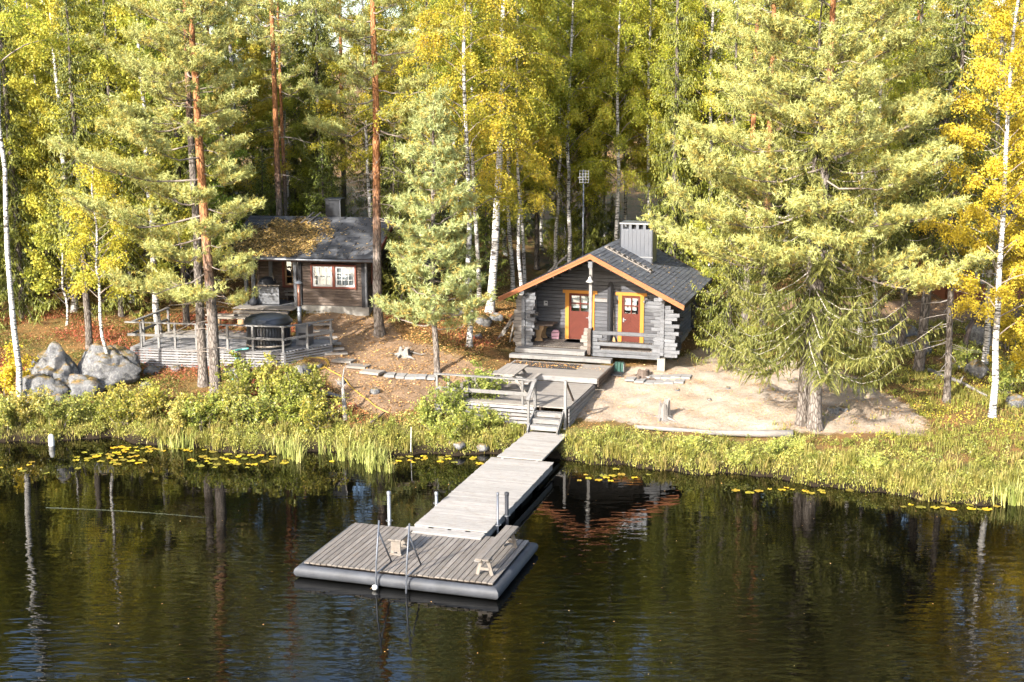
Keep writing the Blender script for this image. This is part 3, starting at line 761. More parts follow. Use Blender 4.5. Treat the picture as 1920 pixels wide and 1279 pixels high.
o = Thing(FR, 'doormat', (-0.8, 1.75, 1.95), 'dark doormat before the red door with the diagonal boards', 'doormat')
o.mb(MB().box((-0.95, 1.78, 1.962), (1.15, 0.62, 0.02)), 'pad', 'mat_black'); o.mb(MB().box((-0.95, 1.78, 1.966), (1.21, 0.68, 0.012)), 'rim', 'black_metal')
o = Thing(FR, 'wall_lamp', (-0.215, 0.5, 4.75), 'white bell shaped lamp on the porch middle post', 'lamp')
o.mb(MB().lathe([(0.02, 0.16), (0.05, 0.13), (0.07, 0.05), (0.16, -0.04), (0.155, -0.05), (0.05, 0.03), (0.0, 0.03)], 16, (-0.215, 0.40, 4.72)), 'shade', 'white', True)
o.mb(MB().tube([(-0.215, 0.53, 4.92), (-0.215, 0.42, 4.95), (-0.215, 0.40, 4.86)], 0.018, 6), 'bracket', 'black_metal')
o = Thing(FR, 'paddle_board', (0.2, 2.27, 1.95), 'long black round topped board leaning on the wall between the doors', 'board')
o.mb(MB().extrude([(0.10, 1.96), (0.33, 1.96), (0.34, 3.0), (0.33, 4.30), (0.29, 4.40), (0.22, 4.44), (0.15, 4.40), (0.11, 4.30)], 'y', 2.24, 2.29), 'panel', 'dark_wood')
o.beam('brace', (0.22, 2.225, 2.0), (0.22, 2.225, 4.2), 0.02, 0.04, 'black_metal', up=(1, 0, 0))
o = Thing(FR, 'broom', (0.42, 2.2, 1.95), 'thin pale broom leaning beside the black board', 'broom')
o.cyl('handle', (0.42, 2.15, 2.1), (0.37, 2.30, 3.25), 0.016, 'pale_wood', 6); o.mb(MB().extrude([(0.34, 1.96), (0.50, 1.96), (0.45, 2.14), (0.39, 2.14)], 'y', 2.12, 2.17), 'head', 'tan_wood')
o = Thing(FR, 'wall_plank', (-0.2, 2.3, 3.6), 'blank pale grey plank hung on the wall right of the middle post', 'plank')
o.beam('board', (-0.48, 2.30, 3.64), (0.08, 2.30, 3.64), 0.03, 0.13, 'rail'); o.beam('hanger', (-0.44, 2.312, 3.72), (0.04, 2.312, 3.72), 0.02, 0.03, 'log_brown')
o = Thing(FR, 'coat_rack', (1.8, 2.3, 3.7), 'black iron hook rack on the sunlit wall by the narrow door', 'hooks')
o.mb(MB().extrude([(1.62, 3.70), (1.70, 3.73), (1.76, 3.76), (1.80, 3.90), (1.86, 3.76), (2.0, 3.72), (2.12, 3.70), (2.12, 3.67), (1.62, 3.67)], 'y', 2.295, 2.315), 'plate', 'black_metal')
for xx in (1.64, 1.84, 2.08): o.mb(MB().lathe([(0.0, 0.05), (0.035, 0.03), (0.045, 0), (0.035, -0.03), (0, -0.05)], 10, (xx, 2.26, 3.66)), 'knob', 'galv', True)
o = Thing(FR, 'wall_socket', (-2.55, 2.3, 3.35), 'small white socket box on the porch wall left of the doors', 'socket')
o.mb(MB().box((-2.55, 2.31, 3.41), (0.16, 0.03, 0.20)), 'plate', 'white'); o.mb(MB().box((-2.53, 2.292, 3.44), (0.07, 0.012, 0.05)), 'cover', 'black_metal')
o = Thing(FR, 'sawhorse', (-4.3, 2.6, 1.4), 'old pale wooden trestle leaning at the left cabin corner', 'trestle')
zz0 = G(*FR.W(-4.3, 2.6)[:2])
o.b.z = zz0; o.o.location.z = zz0
for yy in (2.3, 2.9):
    o.beam('leg', (-4.75, yy, zz0), (-3.75, yy, zz0+1.5), 0.06, 0.08, 'log_end'); o.beam('leg', (-4.15, yy+.08, zz0), (-3.85, yy+.08, zz0+1.35), 0.06, 0.07, 'log_end')
for k in (0.35, 0.62, 0.9): o.beam('rung', (-4.75+k, 2.25, zz0+1.5*k), (-4.75+k, 2.95, zz0+1.5*k), 0.05, 0.05, 'log_end')
# antenna mast behind the cabin
ax, ay = -2.5, 8.6
o = Thing(FR, 'antenna_mast', (ax, ay, G(*FR.W(ax, ay)[:2])), 'slim grey mast with a grid aerial behind the cabin roof', 'antenna')
o.cyl('mast', (ax, ay, o.b.z-.1), (ax, ay, 8.62), 0.035, 'steel_grey', 8)
m = MB()
for k in range(5): m.box((ax+0.05, ay-0.12, 8.05+k*0.13), (0.44, 0.02, 0.02))
for k in range(4): m.box((ax-0.15+k*0.14, ay-0.135, 8.31), (0.02, 0.02, 0.58))
o.mb(m, 'grid', 'galv')
m = MB().box((ax, ay-0.07, 8.3), (0.03, 0.12, 0.03))
for k in range(5): m.box((ax, ay-0.30-k*0.12, 8.30), (0.28-k*.03, 0.012, 0.012))
m.box((ax, ay-0.45, 8.3), (0.015, 0.62, 0.015)); o.mb(m, 'dipoles', 'galv')

# ================================================================== terrace, steps, gangway, raft
t_ = Thing(FR, 'upper_terrace', (-1.2, -1.4, 1.1), 'pale upper terrace platform in front of the cabin steps', 'terrace')
yy = -2.72
while yy < -0.36:
    t_.beam('plank', (-3.12, yy+.06, 1.445), (0.86, yy+.06, 1.445), 0.118, 0.035, 'deck'); yy += 0.122
t_.beam('edge_board', (-3.12, -2.75, 1.36), (0.86, -2.75, 1.36), 0.03, 0.19, 'rail')
for k in range(3): t_.beam('slat', (0.89, -2.75, 1.40-k*.11), (0.89, 0.0, 1.40-k*.11), 0.03, 0.085, 'log_brown'); t_.beam('slat', (-3.15, -2.75, 1.40-k*.11), (-3.15, 0.0, 1.40-k*.11), 0.03, 0.085, 'log_brown')
for k in range(4): t_.beam('joist', (-3.05+k*1.28, -2.7, 1.33), (-3.05+k*1.28, -0.3, 1.33), 0.06, 0.16, 'log_brown')
t_ = Thing(FR, 'lower_terrace', (-1.7, -4.7, 0.5), 'weathered lower terrace above the lake with slatted sides and railing', 'terrace')
yy = -6.72
while yy < -2.90:
    t_.beam('plank', (-4.15, yy+.06, 1.235), (0.74, yy+.06, 1.235), 0.118, 0.035, 'deck'); yy += 0.122
for k in range(5):
    t_.beam('slat', (-4.18, -6.75, 1.16-k*.135), (-0.52, -6.75, 1.16-k*.135), 0.03, 0.095, 'slat')
    t_.beam('slat', (0.77, -6.72, 1.16-k*.135), (0.77, -2.76, 1.16-k*.135), 0.03, 0.105, 'slat')
    if k < 3: t_.beam('slat', (-4.20, -6.72, 1.16-k*.135), (-4.20, -2.76, 1.16-k*.135), 0.03, 0.095, 'slat')
for k in range(6): t_.beam('joist', (-4.08+k*0.95, -6.65, 1.12), (-4.08+k*0.95, -2.85, 1.12), 0.06, 0.18, 'log_brown')
for xx in (-4.10, -2.2, -0.46, 0.66):
    for yy in (-6.6, -4.6, -3.0): t_.beam('pier', (xx, yy, G(*FR.W(xx, yy)[:2])-.1), (xx, yy, 1.04), 0.12, 0.12, 'log_brown', up=(0, 1, 0))
for xx in (-4.12, -3.68, -0.92): t_.beam('post', (xx, -6.70, 1.0), (xx, -6.70, 2.13), 0.075, 0.075, 'rail', up=(0, 1, 0))
t_.beam('post', (-0.46, -6.70, 0.6), (-0.46, -6.70, 2.16), 0.09, 0.09, 'rail', up=(0, 1, 0))
t_.beam('top_rail', (-4.22, -6.70, 2.17), (-0.40, -6.70, 2.17), 0.13, 0.045, 'rail')
t_.beam('mid_rail', (-4.15, -6.76, 1.66), (-0.5, -6.76, 1.66), 0.03, 0.13, 'rail')
t_.beam('brace', (-4.08, -6.62, 2.08), (-3.3, -5.6, 1.25), 0.05, 0.10, 'log_brown')
t_.beam('lamp_stake', (-3.05, -6.2, 1.25), (-3.05, -6.2, 1.95), 0.07, 0.07, 'black_metal', up=(0, 1, 0))
s_ = Thing(FR, 'wooden_stairs', (0.05, -7.1, 0.5), 'short weathered wooden stairs from the terrace down to the gangway', 'stairs')
for k in range(3): s_.beam('tread', (-0.42, -6.86-k*0.25, 1.08-k*.18), (0.56, -6.86-k*0.25, 1.08-k*.18), 0.25, 0.04, 'rail'); s_.beam('riser', (-0.42, -6.97-k*0.25, 1.00-k*.18), (0.56, -6.97-k*0.25, 1.00-k*.18), 0.025, 0.12, 'rail')
for xx in (-0.46, 0.60): s_.beam('stringer', (xx, -6.74, 1.12), (xx, -7.66, 0.52), 0.045, 0.22, 'rail')
s_.beam('post', (-0.50, -7.42, 0.5), (-0.50, -7.42, 1.60), 0.08, 0.08, 'rail', up=(0, 1, 0))
s_.beam('handrail', (-0.50, -6.62, 2.19), (-0.50, -7.52, 1.63), 0.13, 0.045, 'rail')
s_.beam('post', (0.66, -6.80, 0.5), (0.66, -6.80, 2.25), 0.09, 0.09, 'rail', up=(0, 1, 0))
s_.beam('brace', (0.66, -6.75, 2.22), (0.66, -5.65, 1.27), 0.04, 0.09, 'log_brown')
# upper gangway
g_ = Thing(FR, 'gangway', (0.2, -9.1, 0.3), 'narrow pale plank gangway from the stairs out over the bank', 'gangway')
yy = -10.75
while yy < -7.5:
    xa = -0.58 + 0.02*math.sin(yy*9) + 0.16*(-10.75-yy)/3.3*-0.6; g_.beam('plank', (xa, yy+.06, 0.50), (0.92, yy+.06, 0.50), 0.116, 0.03, 'gangway'); yy += 0.122
for xx in (-0.40, 0.75): g_.beam('bearer', (xx, -10.8, 0.40), (xx, -7.4, 0.40), 0.09, 0.16, 'slat')
for xx in (-0.40, 0.75): g_.beam('pile', (xx, -10.5, -1.2), (xx, -10.5, 0.32), 0.10, 0.10, 'slat', up=(0, 1, 0))
g_ = Thing(FR, 'floating_gangway', (0.25, -14.2, 0.0), 'long wide pale plank jetty floating between bank and raft', 'jetty')
yy = -17.62
while yy < -10.72:
    g_.beam('plank', (-0.80+rnd.uniform(-.012, .012), yy+.06, 0.44), (1.30+rnd.uniform(-.012, .012), yy+.06, 0.44), 0.117, 0.03, 'gangway'); yy += 0.1215
for xx in (-0.72, 1.22): g_.beam('side_beam', (xx, -17.7, 0.31), (xx, -10.70, 0.31), 0.06, 0.22, 'slat')
for k in range(4): g_.mb(MB().box((0.25, -16.9+k*1.9, 0.08), (1.7, 1.2, 0.28)), 'float_block', 'black_metal')
for xx in (-0.55, 0.0, 0.5, 1.05): g_.beam('cleat', (xx-0.20, -17.72, 0.44), (xx+0.20, -17.72, 0.44), 0.05, 0.03, 'slat')
r_ = Thing(FR, 'landing_ramp', (0.2, -18.0, 0.3), 'pale wooden landing board bridging the jetty and the raft', 'ramp')
r_.beam('board', (-0.95, -17.94, 0.425), (1.28, -17.94, 0.425), 0.36, 0.035, 'gangway'); r_.beam('cleat', (-0.9, -18.10, 0.40), (1.25, -18.10, 0.40), 0.04, 0.03, 'slat')
# raft
q_ = Thing(FR, 'swimming_raft', (0, -19.4, 0.0), 'square floating swimming raft with plank deck and grey tube edge', 'raft')
xx = -2.50
while xx < 2.48:
    q_.beam('plank', (xx+.075, -20.95+rnd.uniform(-.012, .012), 0.375), (xx+.075, -17.78, 0.375), 0.130, 0.032, 'raft'); xx += 0.152
for (a, b) in (((-2.56, -20.98), (2.55, -20.98)), ((2.55, -20.98), (2.55, -17.72)), ((2.55, -17.72), (-2.56, -17.72)), ((-2.56, -17.72), (-2.56, -20.98))):
    A, B = Vector((a[0], a[1], 0.16)), Vector((b[0], b[1], 0.16)); dd = (B-A).normalized(); oo = Vector((dd.y, -dd.x, 0)); n_ = 20; m = MB(); vs = []
    for e_, sg in ((A, -1), (B, 1)):
        for k in range(n_): w = 2*PI*k/n_; vs.append(e_ + oo*0.155*math.cos(w) + Vector((0, 0, 0.155*math.sin(w))) + dd*sg*(0.155*math.cos(w) - 0.002))
    m.add(vs, [(k, (k+1) % n_, n_+(k+1) % n_, n_+k) for k in range(n_)])
    q_.mb(m, 'float_tube', 'float', True)
for yy in (-20.6, -19.4, -18.1): q_.beam('bearer', (-2.45, yy, 0.28), (2.45, yy, 0.28), 0.10, 0.15, 'log_brown')
lad = Thing(FR, 'swim_ladder', (-0.02, -21.2, 0.0), 'grey metal bathing ladder at the front edge of the raft', 'ladder')
for xx in (-0.42, 0.38):
    lad.mb(MB().tube([(xx+.02, -21.02, 1.72), (xx, -21.20, 0.7), (xx-.01, -21.30, -0.8)], 0.024, 8), 'side_rail', 'steel_grey', True)
    lad.mb(MB().tube([(xx+.015, -21.06, 1.45), (xx+.03, -20.30, 0.40)], 0.022, 8), 'brace', 'steel_grey', True)
    lad.mb(MB().tube([(xx, -21.23, 0.42), (xx+.03, -20.30, 0.40)], 0.018, 8), 'foot_bar', 'steel_grey', True)
for zz in (-0.1, -0.4): lad.mb(MB().tube([(-0.42, -21.27, zz), (0.38, -21.27, zz)], 0.02, 8), 'rung', 'steel_grey', True)
lad.mb(MB().lathe([(0, 0.07), (0.06, 0.05), (0.08, 0), (0.06, -0.05), (0, -0.07)], 10, (-0.44, -21.27, 0.07)), 'clamp', 'white', True)
b_ = Thing(FR, 'raft_stool', (-0.45, -19.5, 0.39), 'small weathered wooden stool beside the bathing ladder', 'stool')
b_.beam('seat', (-0.55, -19.92, 0.82), (-0.55, -19.08, 0.82), 0.17, 0.04, 'raft'); b_.beam('seat', (-0.37, -19.92, 0.82), (-0.37, -19.08, 0.82), 0.17, 0.04, 'raft')
for yy in (-19.82, -19.18):
    b_.mb(MB().extrude([(-0.60, 0.395), (-0.54, 0.395), (-0.50, 0.48), (-0.42, 0.48), (-0.38, 0.395), (-0.32, 0.395), (-0.34, 0.80), (-0.58, 0.80)], 'y', yy-0.022, yy+0.022), 'leg', 'raft')
    b_.beam('foot', (-0.62, yy-.03, 0.42), (-0.30, yy-.03, 0.42), 0.03, 0.05, 'raft')
b_ = Thing(FR, 'raft_bench', (2.15, -19.5, 0.39), 'long grey wooden bench along the right edge of the raft', 'bench')
for xx in (2.06, 2.24): b_.beam('seat', (xx, -20.72, 0.86), (xx, -18.12, 0.86), 0.165, 0.04, 'raft')
for yy in (-20.48, -18.42):
    for sg in (-1, 1): b_.beam('leg', (2.15+sg*0.19, yy, 0.395), (2.15+sg*0.07, yy, 0.84), 0.045, 0.09, 'raft')
    b_.beam('crossbar', (2.03, yy-.03, 0.56), (2.27, yy-.03, 0.56), 0.03, 0.07, 'raft')
    b_.beam('bolster', (1.96, yy, 0.81), (2.34, yy, 0.81), 0.05, 0.06, 'raft')
b_.beam('end_board', (1.93, -20.62, 0.80), (2.10, -20.62, 0.80), 0.09, 0.03, 'rail')
for nm, lb, x, y, zt, r, mt in (('mooring_pole', 'thin grey mooring pole at the jetty corner by the bench', 1.36, -16.9, 1.30, 0.03, 'steel_grey'),
                                ('mooring_pole', 'thicker dark mooring pole a little farther along the jetty', 1.36, -16.05, 1.05, 0.055, 'black_metal'),
                                ('mooring_pole', 'short grey mooring pole on the jetty side away from the bench', -0.90, -15.6, 0.72, 0.045, 'galv'),
                                ('mooring_pole', 'tall light steel mooring pole behind the raft next to the stool', -1.62, -17.42, 1.22, 0.05, 'galv')):
    o = Thing(FR, nm, (x, y, -1.2), lb, 'pole', 'mooring poles of the jetty')
    o.cyl('pipe', (x, y, -1.2), (x, y, zt), r, mt, 10); o.mb(MB().lathe([(r*1.25, -0.05), (r*1.25, 0.03), (r*0.6, 0.05), (0, 0.05)], 10, (x, y, zt)), 'cap', mt, True)
    o.mb(MB().tube([(x+0.09*math.cos(w), y+0.09*math.sin(w), 0.42) for w in np.linspace(0, 2*PI, 13)], 0.012, 6), 'ring', 'galv', True)
# picnic table on the lower terrace
p_ = Thing(FR, 'picnic_table', (-1.95, -4.4, 1.25), 'weathered wooden picnic table with benches on the lower terrace', 'table')
for k in range(4): p_.beam('top_plank', (-2.36+k*0.21, -5.35, 1.98), (-2.36+k*0.21, -3.45, 1.98), 0.20, 0.04, 'slab_wood')
for sg in (-1, 1):
    for k in (0, 1): p_.beam('seat_plank', (-2.04+sg*(0.70+k*.15), -5.3, 1.69), (-2.04+sg*(0.70+k*.15), -3.5, 1.69), 0.14, 0.04, 'slab_wood')
for yy in (-5.0, -3.8):
    for sg in (-1, 1): p_.beam('leg', (-2.04+sg*0.72, yy, 1.26), (-2.04+sg*0.22, yy, 1.96), 0.045, 0.10, 'slab_wood')
    p_.beam('crossbar', (-2.04-0.85, yy+.05, 1.64), (-2.04+0.85, yy+.05, 1.64), 0.04, 0.09, 'slab_wood'); p_.beam('top_batten', (-2.38, yy+.05, 1.93), (-1.70, yy+.05, 1.93), 0.04, 0.06, 'slab_wood')
# mat, boot scraper, paving slabs
o = Thing(FR, 'rubber_mat', (-1.7, -1.1, 1.463), 'large black rubber mat strewn with leaves on the upper terrace', 'mat')
o.mb(MB().box((-1.66, -1.02, 1.472), (2.72, 0.86, 0.016)), 'pad', 'mat_black')
for yy in (-1.46, -0.58): o.beam('rim', (-3.03, yy, 1.476), (-0.29, yy, 1.476), 0.04, 0.022, 'black_metal')
o = Thing(FR, 'boot_scraper', (1.0, 0.15, 1.2), 'dark green boot brush at the terrace corner', 'boot brush')
gz = G(*FR.W(1.0, 0.1)[:2])
for k in range(3): o.beam('brush', (0.97+k*0.13, 0.10, gz), (0.97+k*0.13, 0.10, gz+0.40), 0.10, 0.22, 'green_plastic', up=(0, 1, 0))
for xx in (0.90, 1.30): o.beam('side_plate', (xx, 0.10, gz-.02), (xx, 0.10, gz+0.36), 0.025, 0.28, 'galv', up=(0, 1, 0))
o = Thing(FR, 'grating', (1.12, -0.45, gz), 'small metal foot grating beside the terrace', 'grating')
for k in range(8): o.beam('bar', (0.98+k*0.055, -0.75, gz+0.05), (0.98+k*0.055, -0.18, gz+0.05), 0.02, 0.03, 'black_metal')
for yy in (-0.75, -0.18): o.beam('edge_bar', (0.95, yy, gz+0.052), (1.40, yy, gz+0.052), 0.025, 0.035, 'black_metal')
for k in range(6):
    for j in range(2):
        xx, yy = 1.72+k*0.385-(0.15 if j else 0), -0.18-j*0.62; zz = G(*FR.W(xx, yy)[:2])
        if k == 0 and j == 0: continue
        o = beam('paving_slab', (0, 0, 0), (0.365, 0, 0), 0.58, 0.07, 'slab')
        o.location = FR.W(xx, yy, zz+0.02); o.rotation_euler = (rnd.uniform(-.015, .015), rnd.uniform(-.015, .015), -R(16.8)+rnd.uniform(-.02, .02))
        tag(o, 'square grey concrete slab laid in rows below the porch balustrade', 'paving slab', 'paving slabs beside the terrace', 'thing')

# ================================================================== dark cabin on the left
XL, XR = -6.45, 0.60
EY, EZ, RY, RZ = -0.50, 4.93, 3.3, 6.38
def lroof(y): return EZ + (RZ-EZ)*(y-EY)/(RY-EY) if y < RY else RZ - (RZ-EZ)*(y-RY)/(RY-EY)
c = Thing(FL, 'brown_log_cabin', (-2.8, 3, 2.4), 'dark brown log cabin with leaf strewn black roof and red window frames', 'cabin')
PX = -2.85
log_wall(c, 'x', 0.0, PX, 0.0, 2.76, 4.78, 'log_brown', 0.127, 0.14, [(-2.44, -0.36, 3.56, 4.60)], None, (0.0, 0.02), (0.0, 0.02))
log_wall(c, 'x', 1.6, -5.45, PX-.02, 2.76, 4.86, 'log_brown', 0.127, 0.14, [(-4.30, -3.10, 3.30, 4.72)])
log_wall(c, 'x', 6.4, -5.5, 0.0, 2.6, 5.0, 'log_brown', 0.127, 0.14)
def ltop(z):
    k = (RZ-0.2-z)/(RZ-EZ)*(RY-EY); return (RY-k, RY+k)
log_wall(c, 'y', 0.0, 0.08, 6.4, 2.70, 6.1, 'log_brown', 0.127, 0.14, [(0.75, 1.55, 3.7, 4.6)], ltop)
log_wall(c, 'y', PX, 0.08, 1.5, 2.70, 4.9, 'log_brown', 0.127, 0.14)
log_wall(c, 'y', -5.5, 1.5, 6.4, 2.70, 6.1, 'log_brown', 0.127, 0.14, [], ltop)
for xx in (PX-0.10, -0.02): c.beam('corner_post', (xx, -0.10, 2.70), (xx, -0.10, 4.80), 0.17, 0.10, 'dark_wood', up=(0, 1, 0))
c.beam('corner_post', (0.10, -0.08, 2.68), (0.10, -0.08, 4.80), 0.10, 0.14, 'log_grey', up=(0, 1, 0))
for xx, yy in ((-5.50, -0.02), (-5.20, 0.10), (-4.72, 1.05), (PX-0.30, -0.12)): c.beam('porch_post', (xx, yy, 2.72), (xx, yy, 4.80), 0.15, 0.15, 'log_grey', up=(0, 1, 0), ch=0.015)
c.beam('eave_beam', (-5.9, -0.05, 4.78), (0.35, -0.05, 4.78), 0.16, 0.16, 'log_brown', ch=0.015)
c.beam('ridge_beam', (XL+.1, RY, RZ-0.36), (XR-.1, RY, RZ-0.36), 0.16, 0.24, 'log_brown')
# porch parapet of boards
for k in range(8): c.beam('parapet_board', (-4.98, 0.0, 2.80+k*0.098), (-3.98, 0.0, 2.80+k*0.098), 0.05, 0.094, 'log_grey')
c.beam('parapet_cap', (-5.02, 0.0, 3.60), (-3.94, 0.0, 3.60), 0.12, 0.035, 'pale_wood')
yy = -1.15
while yy < 1.5:
    c.beam('floor_plank', (-5.75, yy+.06, 2.70), (PX-0.1, yy+.06, 2.70), 0.118, 0.035, 'log_grey' if yy > -.3 else 'slab_wood'); yy += 0.123
for k, yy in enumerate((-1.32, -1.55)): c.beam('step', (-5.6, yy, 2.60-k*.12), (PX-.25, yy, 2.60-k*.12), 0.24, 0.10, 'slab_wood')
m = MB().box(((PX+0.06)/2, 0.02, 2.52), (abs(PX)+0.36, 0.34, 0.46)); m.box((0.02, 3.2, 2.52), (0.34, 6.2, 0.46)); m.box((-5.5, 3.2, 2.42), (0.2, 6.2, 0.6)); m.box((PX-.02, 0.9, 2.42), (0.2, 1.3, 0.5))
c.mb(m, 'foundation', 'concrete')
w = window(c, 'window', -2.36, -1.44, 3.62, 4.54, -0.02, 'trim_red', 'white', 3, 3, 0.075, [(-2.2, -1.98), (-1.95, -1.47)]); 
w = window(c, 'window', -1.32, -0.42, 3.62, 4.54, -0.02, 'trim_red', 'white', 3, 3, 0.075, [(-1.30, -0.44)])
window(c, 'window', -4.22, -3.18, 3.40, 4.60, 1.58, 'trim_red', 'tan_wood', 3, 3, 0.11, None)
window(c, 'window', 0.80, 1.50, 3.75, 4.55, 0.03, 'trim_red', 'tan_wood', 2, 2, 0.10, None, 'y', 1)
o = c.mb(MB().box((-3.9, 2.3, 3.7), (2.6, 0.02, 2.0)), 'unlit_room_sheet', 'black_metal')  # black sheet in place of the room's shade behind the porch wall
roof = c.mb(MB().extrude([(EY, EZ), (RY, RZ), (2*RY-EY, EZ), (2*RY-EY, EZ-.13), (RY, RZ-.13), (EY, EZ-.13)], 'x', XL+.02, XR-.02), 'roof', 'dark_wood')
for a in (EY, 2*RY-EY): subparent(shingled(c, 'shingles', 'felt', (XL, a-(0.03 if a < 0 else -.03), EZ-.01), (XR, a-(0.03 if a < 0 else -.03), EZ-.01), (XL, RY, RZ+.012), (XR, RY, RZ+.012), 0.30, 1.1, 0.014), roof)
for xx in (XL-.01, XR+.01):
    for sg in (-1, 1):
        f_ = c.mb(MB().extrude([(RY, RZ+.01), (RY+sg*(RY-EY+.03), EZ-.015), (RY+sg*(RY-EY+.03), EZ-.19), (RY, RZ-.17)], 'x', xx-.016, xx+.016), 'bargeboard', 'trim_red'); subparent(f_, roof)
f_ = c.mb(MB().tube([(XL-.02, EY-.08, EZ-.06), (XR+.02, EY-.08, EZ-.085)], 0.055, 10), 'gutter', 'galv', True); subparent(f_, roof)
f_ = c.beam('eave_board', (XL, EY-.018, EZ-.09), (XR, EY-.018, EZ-.09), 0.02, 0.12, 'trim_red'); subparent(f_, roof)
m = MB().box((-2.42, 3.75, 6.72), (0.72, 0.85, 0.90)); ch = c.mb(m, 'chimney', 'black_metal')
subparent(c.mb(MB().box((-2.42, 3.75, 7.20), (0.80, 0.93, 0.06)), 'cap', 'black_metal'), ch)
subparent(c.mb(MB().box((-2.42, 3.75, 6.33), (0.86, 0.98, 0.05)), 'flashing', 'galv'), ch)
subparent(c.beam('corner_trim', (-2.065, 3.318, 6.30), (-2.065, 3.318, 7.17), 0.03, 0.03, 'steel_grey', up=(1, 0, 0)), ch)
l = Thing(FL, 'roof_ladder', (-3.4, 3.0, 6.3), 'two dark ladder hooks over the ridge of the leaf covered roof', 'ladder')
for dx in (0, 0.32): l.mb(MB().tube([(-3.75+dx, 2.55, lroof(2.55)+.05), (-3.5+dx, 3.1, lroof(3.1)+.12), (-3.36+dx, 3.42, RZ+.20)], 0.035, 6), 'hook', 'dead_wood')
l.beam('rung', (-3.62, 2.9, lroof(2.9)+.09), (-3.25, 2.9, lroof(2.9)+.09), 0.04, 0.04, 'dead_wood')
# annex to the right of the cabin
a_ = Thing(FL, 'log_shed', (1.6, 4.0, 2.4), 'dark low log shed half hidden behind the tall pine right of the brown cabin', 'shed')
log_wall(a_, 'x', 2.4, 0.85, 2.2, 2.6, 4.5, 'log_brown', 0.15, 0.14); log_wall(a_, 'y', 2.2, 2.5, 5.5, 2.6, 4.5, 'log_brown', 0.15, 0.14); log_wall(a_, 'y', 0.85, 2.5, 5.5, 2.6, 4.5, 'log_brown', 0.15, 0.14)
for xx in (0.85, 2.2): a_.beam('corner_post', (xx, 2.30, 2.5), (xx, 2.30, 4.55), 0.14, 0.10, 'log_grey', up=(0, 1, 0))
a_.mb(MB().extrude([(0.55, 4.60), (2.5, 4.42), (2.5, 4.50), (0.55, 4.68)], 'y', 2.05, 5.8), 'roof', 'felt'); a_.mb(MB().box((1.52, 3.9, 2.48), (1.5, 3.2, 0.3)), 'foundation', 'concrete')
# porch items
o = Thing(FL, 'black_fire_pot', (-5.05, -0.25, 2.72), 'black bottle shaped fire pot standing at the porch post', 'fire pot')
o.mb(MB().lathe([(0.0, 0.0), (0.15, 0.0), (0.20, 0.06), (0.21, 0.16), (0.16, 0.28), (0.07, 0.36), (0.035, 0.48), (0.03, 0.75), (0.0, 0.76)], 20, (-5.08, -0.28, 2.725)), 'body', 'black_metal', True)
o.mb(MB().tube([(-5.08, -0.28, 3.45), (-5.08, -0.28, 3.9)], 0.02, 6), 'flue', 'black_metal', True)
o = Thing(FL, 'grill_hood', (-4.7, 0.25, 3.6), 'round black grill lid with pale handle behind the porch parapet', 'grill')
o.mb(MB().lathe([(0.42, 0.0), (0.40, 0.12), (0.30, 0.24), (0.12, 0.31), (0.0, 0.32)], 20, (-4.66, 0.42, 3.62)), 'lid', 'black_metal', True)
o.mb(MB().tube([(-4.66, 0.42, 2.75), (-4.66, 0.42, 3.62)], 0.05, 8), 'stand', 'black_metal', True); o.mb(MB().tube([(-4.30, 0.30, 3.70), (-4.40, 0.34, 4.12)], 0.022, 6), 'handle', 'pale_wood', True)
o = Thing(FL, 'porch_bench', (-3.55, 1.2, 2.72), 'low brown wooden bench against the porch wall under the door window', 'bench')
o.beam('seat', (-4.15, 1.28, 3.17), (-3.02, 1.28, 3.17), 0.38, 0.05, 'slab_wood'); o.beam('apron', (-4.1, 1.10, 3.02), (-3.05, 1.10, 3.02), 0.03, 0.10, 'pale_wood')
for xx in (-4.0, -3.15): o.beam('leg', (xx, 1.26, 2.72), (xx, 1.26, 3.14), 0.07, 0.30, 'log_brown', up=(0, 1, 0))

# ================================================================== hot tub deck
DZ = 2.03
FP = [(-7.75, -7.05), (-1.30, -7.05), (0.05, -5.15)]        # front-left, front corner, right end
h_ = Thing(FL, 'tub_deck', (-4.4, -5.0, 1.1), 'grey slatted wooden deck with railing around the hot tub', 'deck')
yy = -7.05
while yy < -1.75:
    xr = -1.30 + (min(yy, -5.15)+7.05)*0.71 if yy < -5.15 else (0.05 if yy < -4.3 else -2.4)
    xl = -7.75 if yy < -3.4 else -6.3
    h_.beam('plank', (xl, yy+.07, DZ), (xr, yy+.07, DZ), 0.135, 0.035, 'slat' if yy < -4.2 else 'slab_wood'); yy += 0.14
def run(T, a, b, z0, dz, n, w=0.03, h=0.07, mat='slat', out=0.03):
    A, B = Vector((a[0], a[1], 0)), Vector((b[0], b[1], 0)); dd = (B-A).normalized(); nn = Vector((dd.y, -dd.x, 0))*out
    for k in range(n): T.beam('slat', A+nn+Vector((0, 0, z0-k*dz)), B+nn+Vector((0, 0, z0-k*dz)), w, h, mat)
run(h_, FP[0], FP[1], DZ-0.06, 0.105, 8); run(h_, FP[1], FP[2], DZ-0.06, 0.105, 7)
for k in range(11):
    xx = -7.70 + k*0.64; gz = G(*FL.W(xx, -7.05)[:2]); h_.beam('strut', (xx, -7.03, min(gz, 1.3)-.1), (xx, -7.03, DZ-.02), 0.06, 0.09, 'slat', up=(1, 0, 0))
def post(T, x, y, z1=DZ+1.0, z0=DZ-.5): T.beam('post', (x, y, z0), (x, y, z1), 0.085, 0.085, 'rail', up=(0, 1, 0))
px_ = (-7.30, -6.55, -5.85, -4.95, -4.45, -3.65, -2.60, -1.35)
for xx in px_: post(h_, xx, -6.98)
for k in (0.48, 0.98): post(h_, -1.30+1.35*k, -7.0+1.9*k)
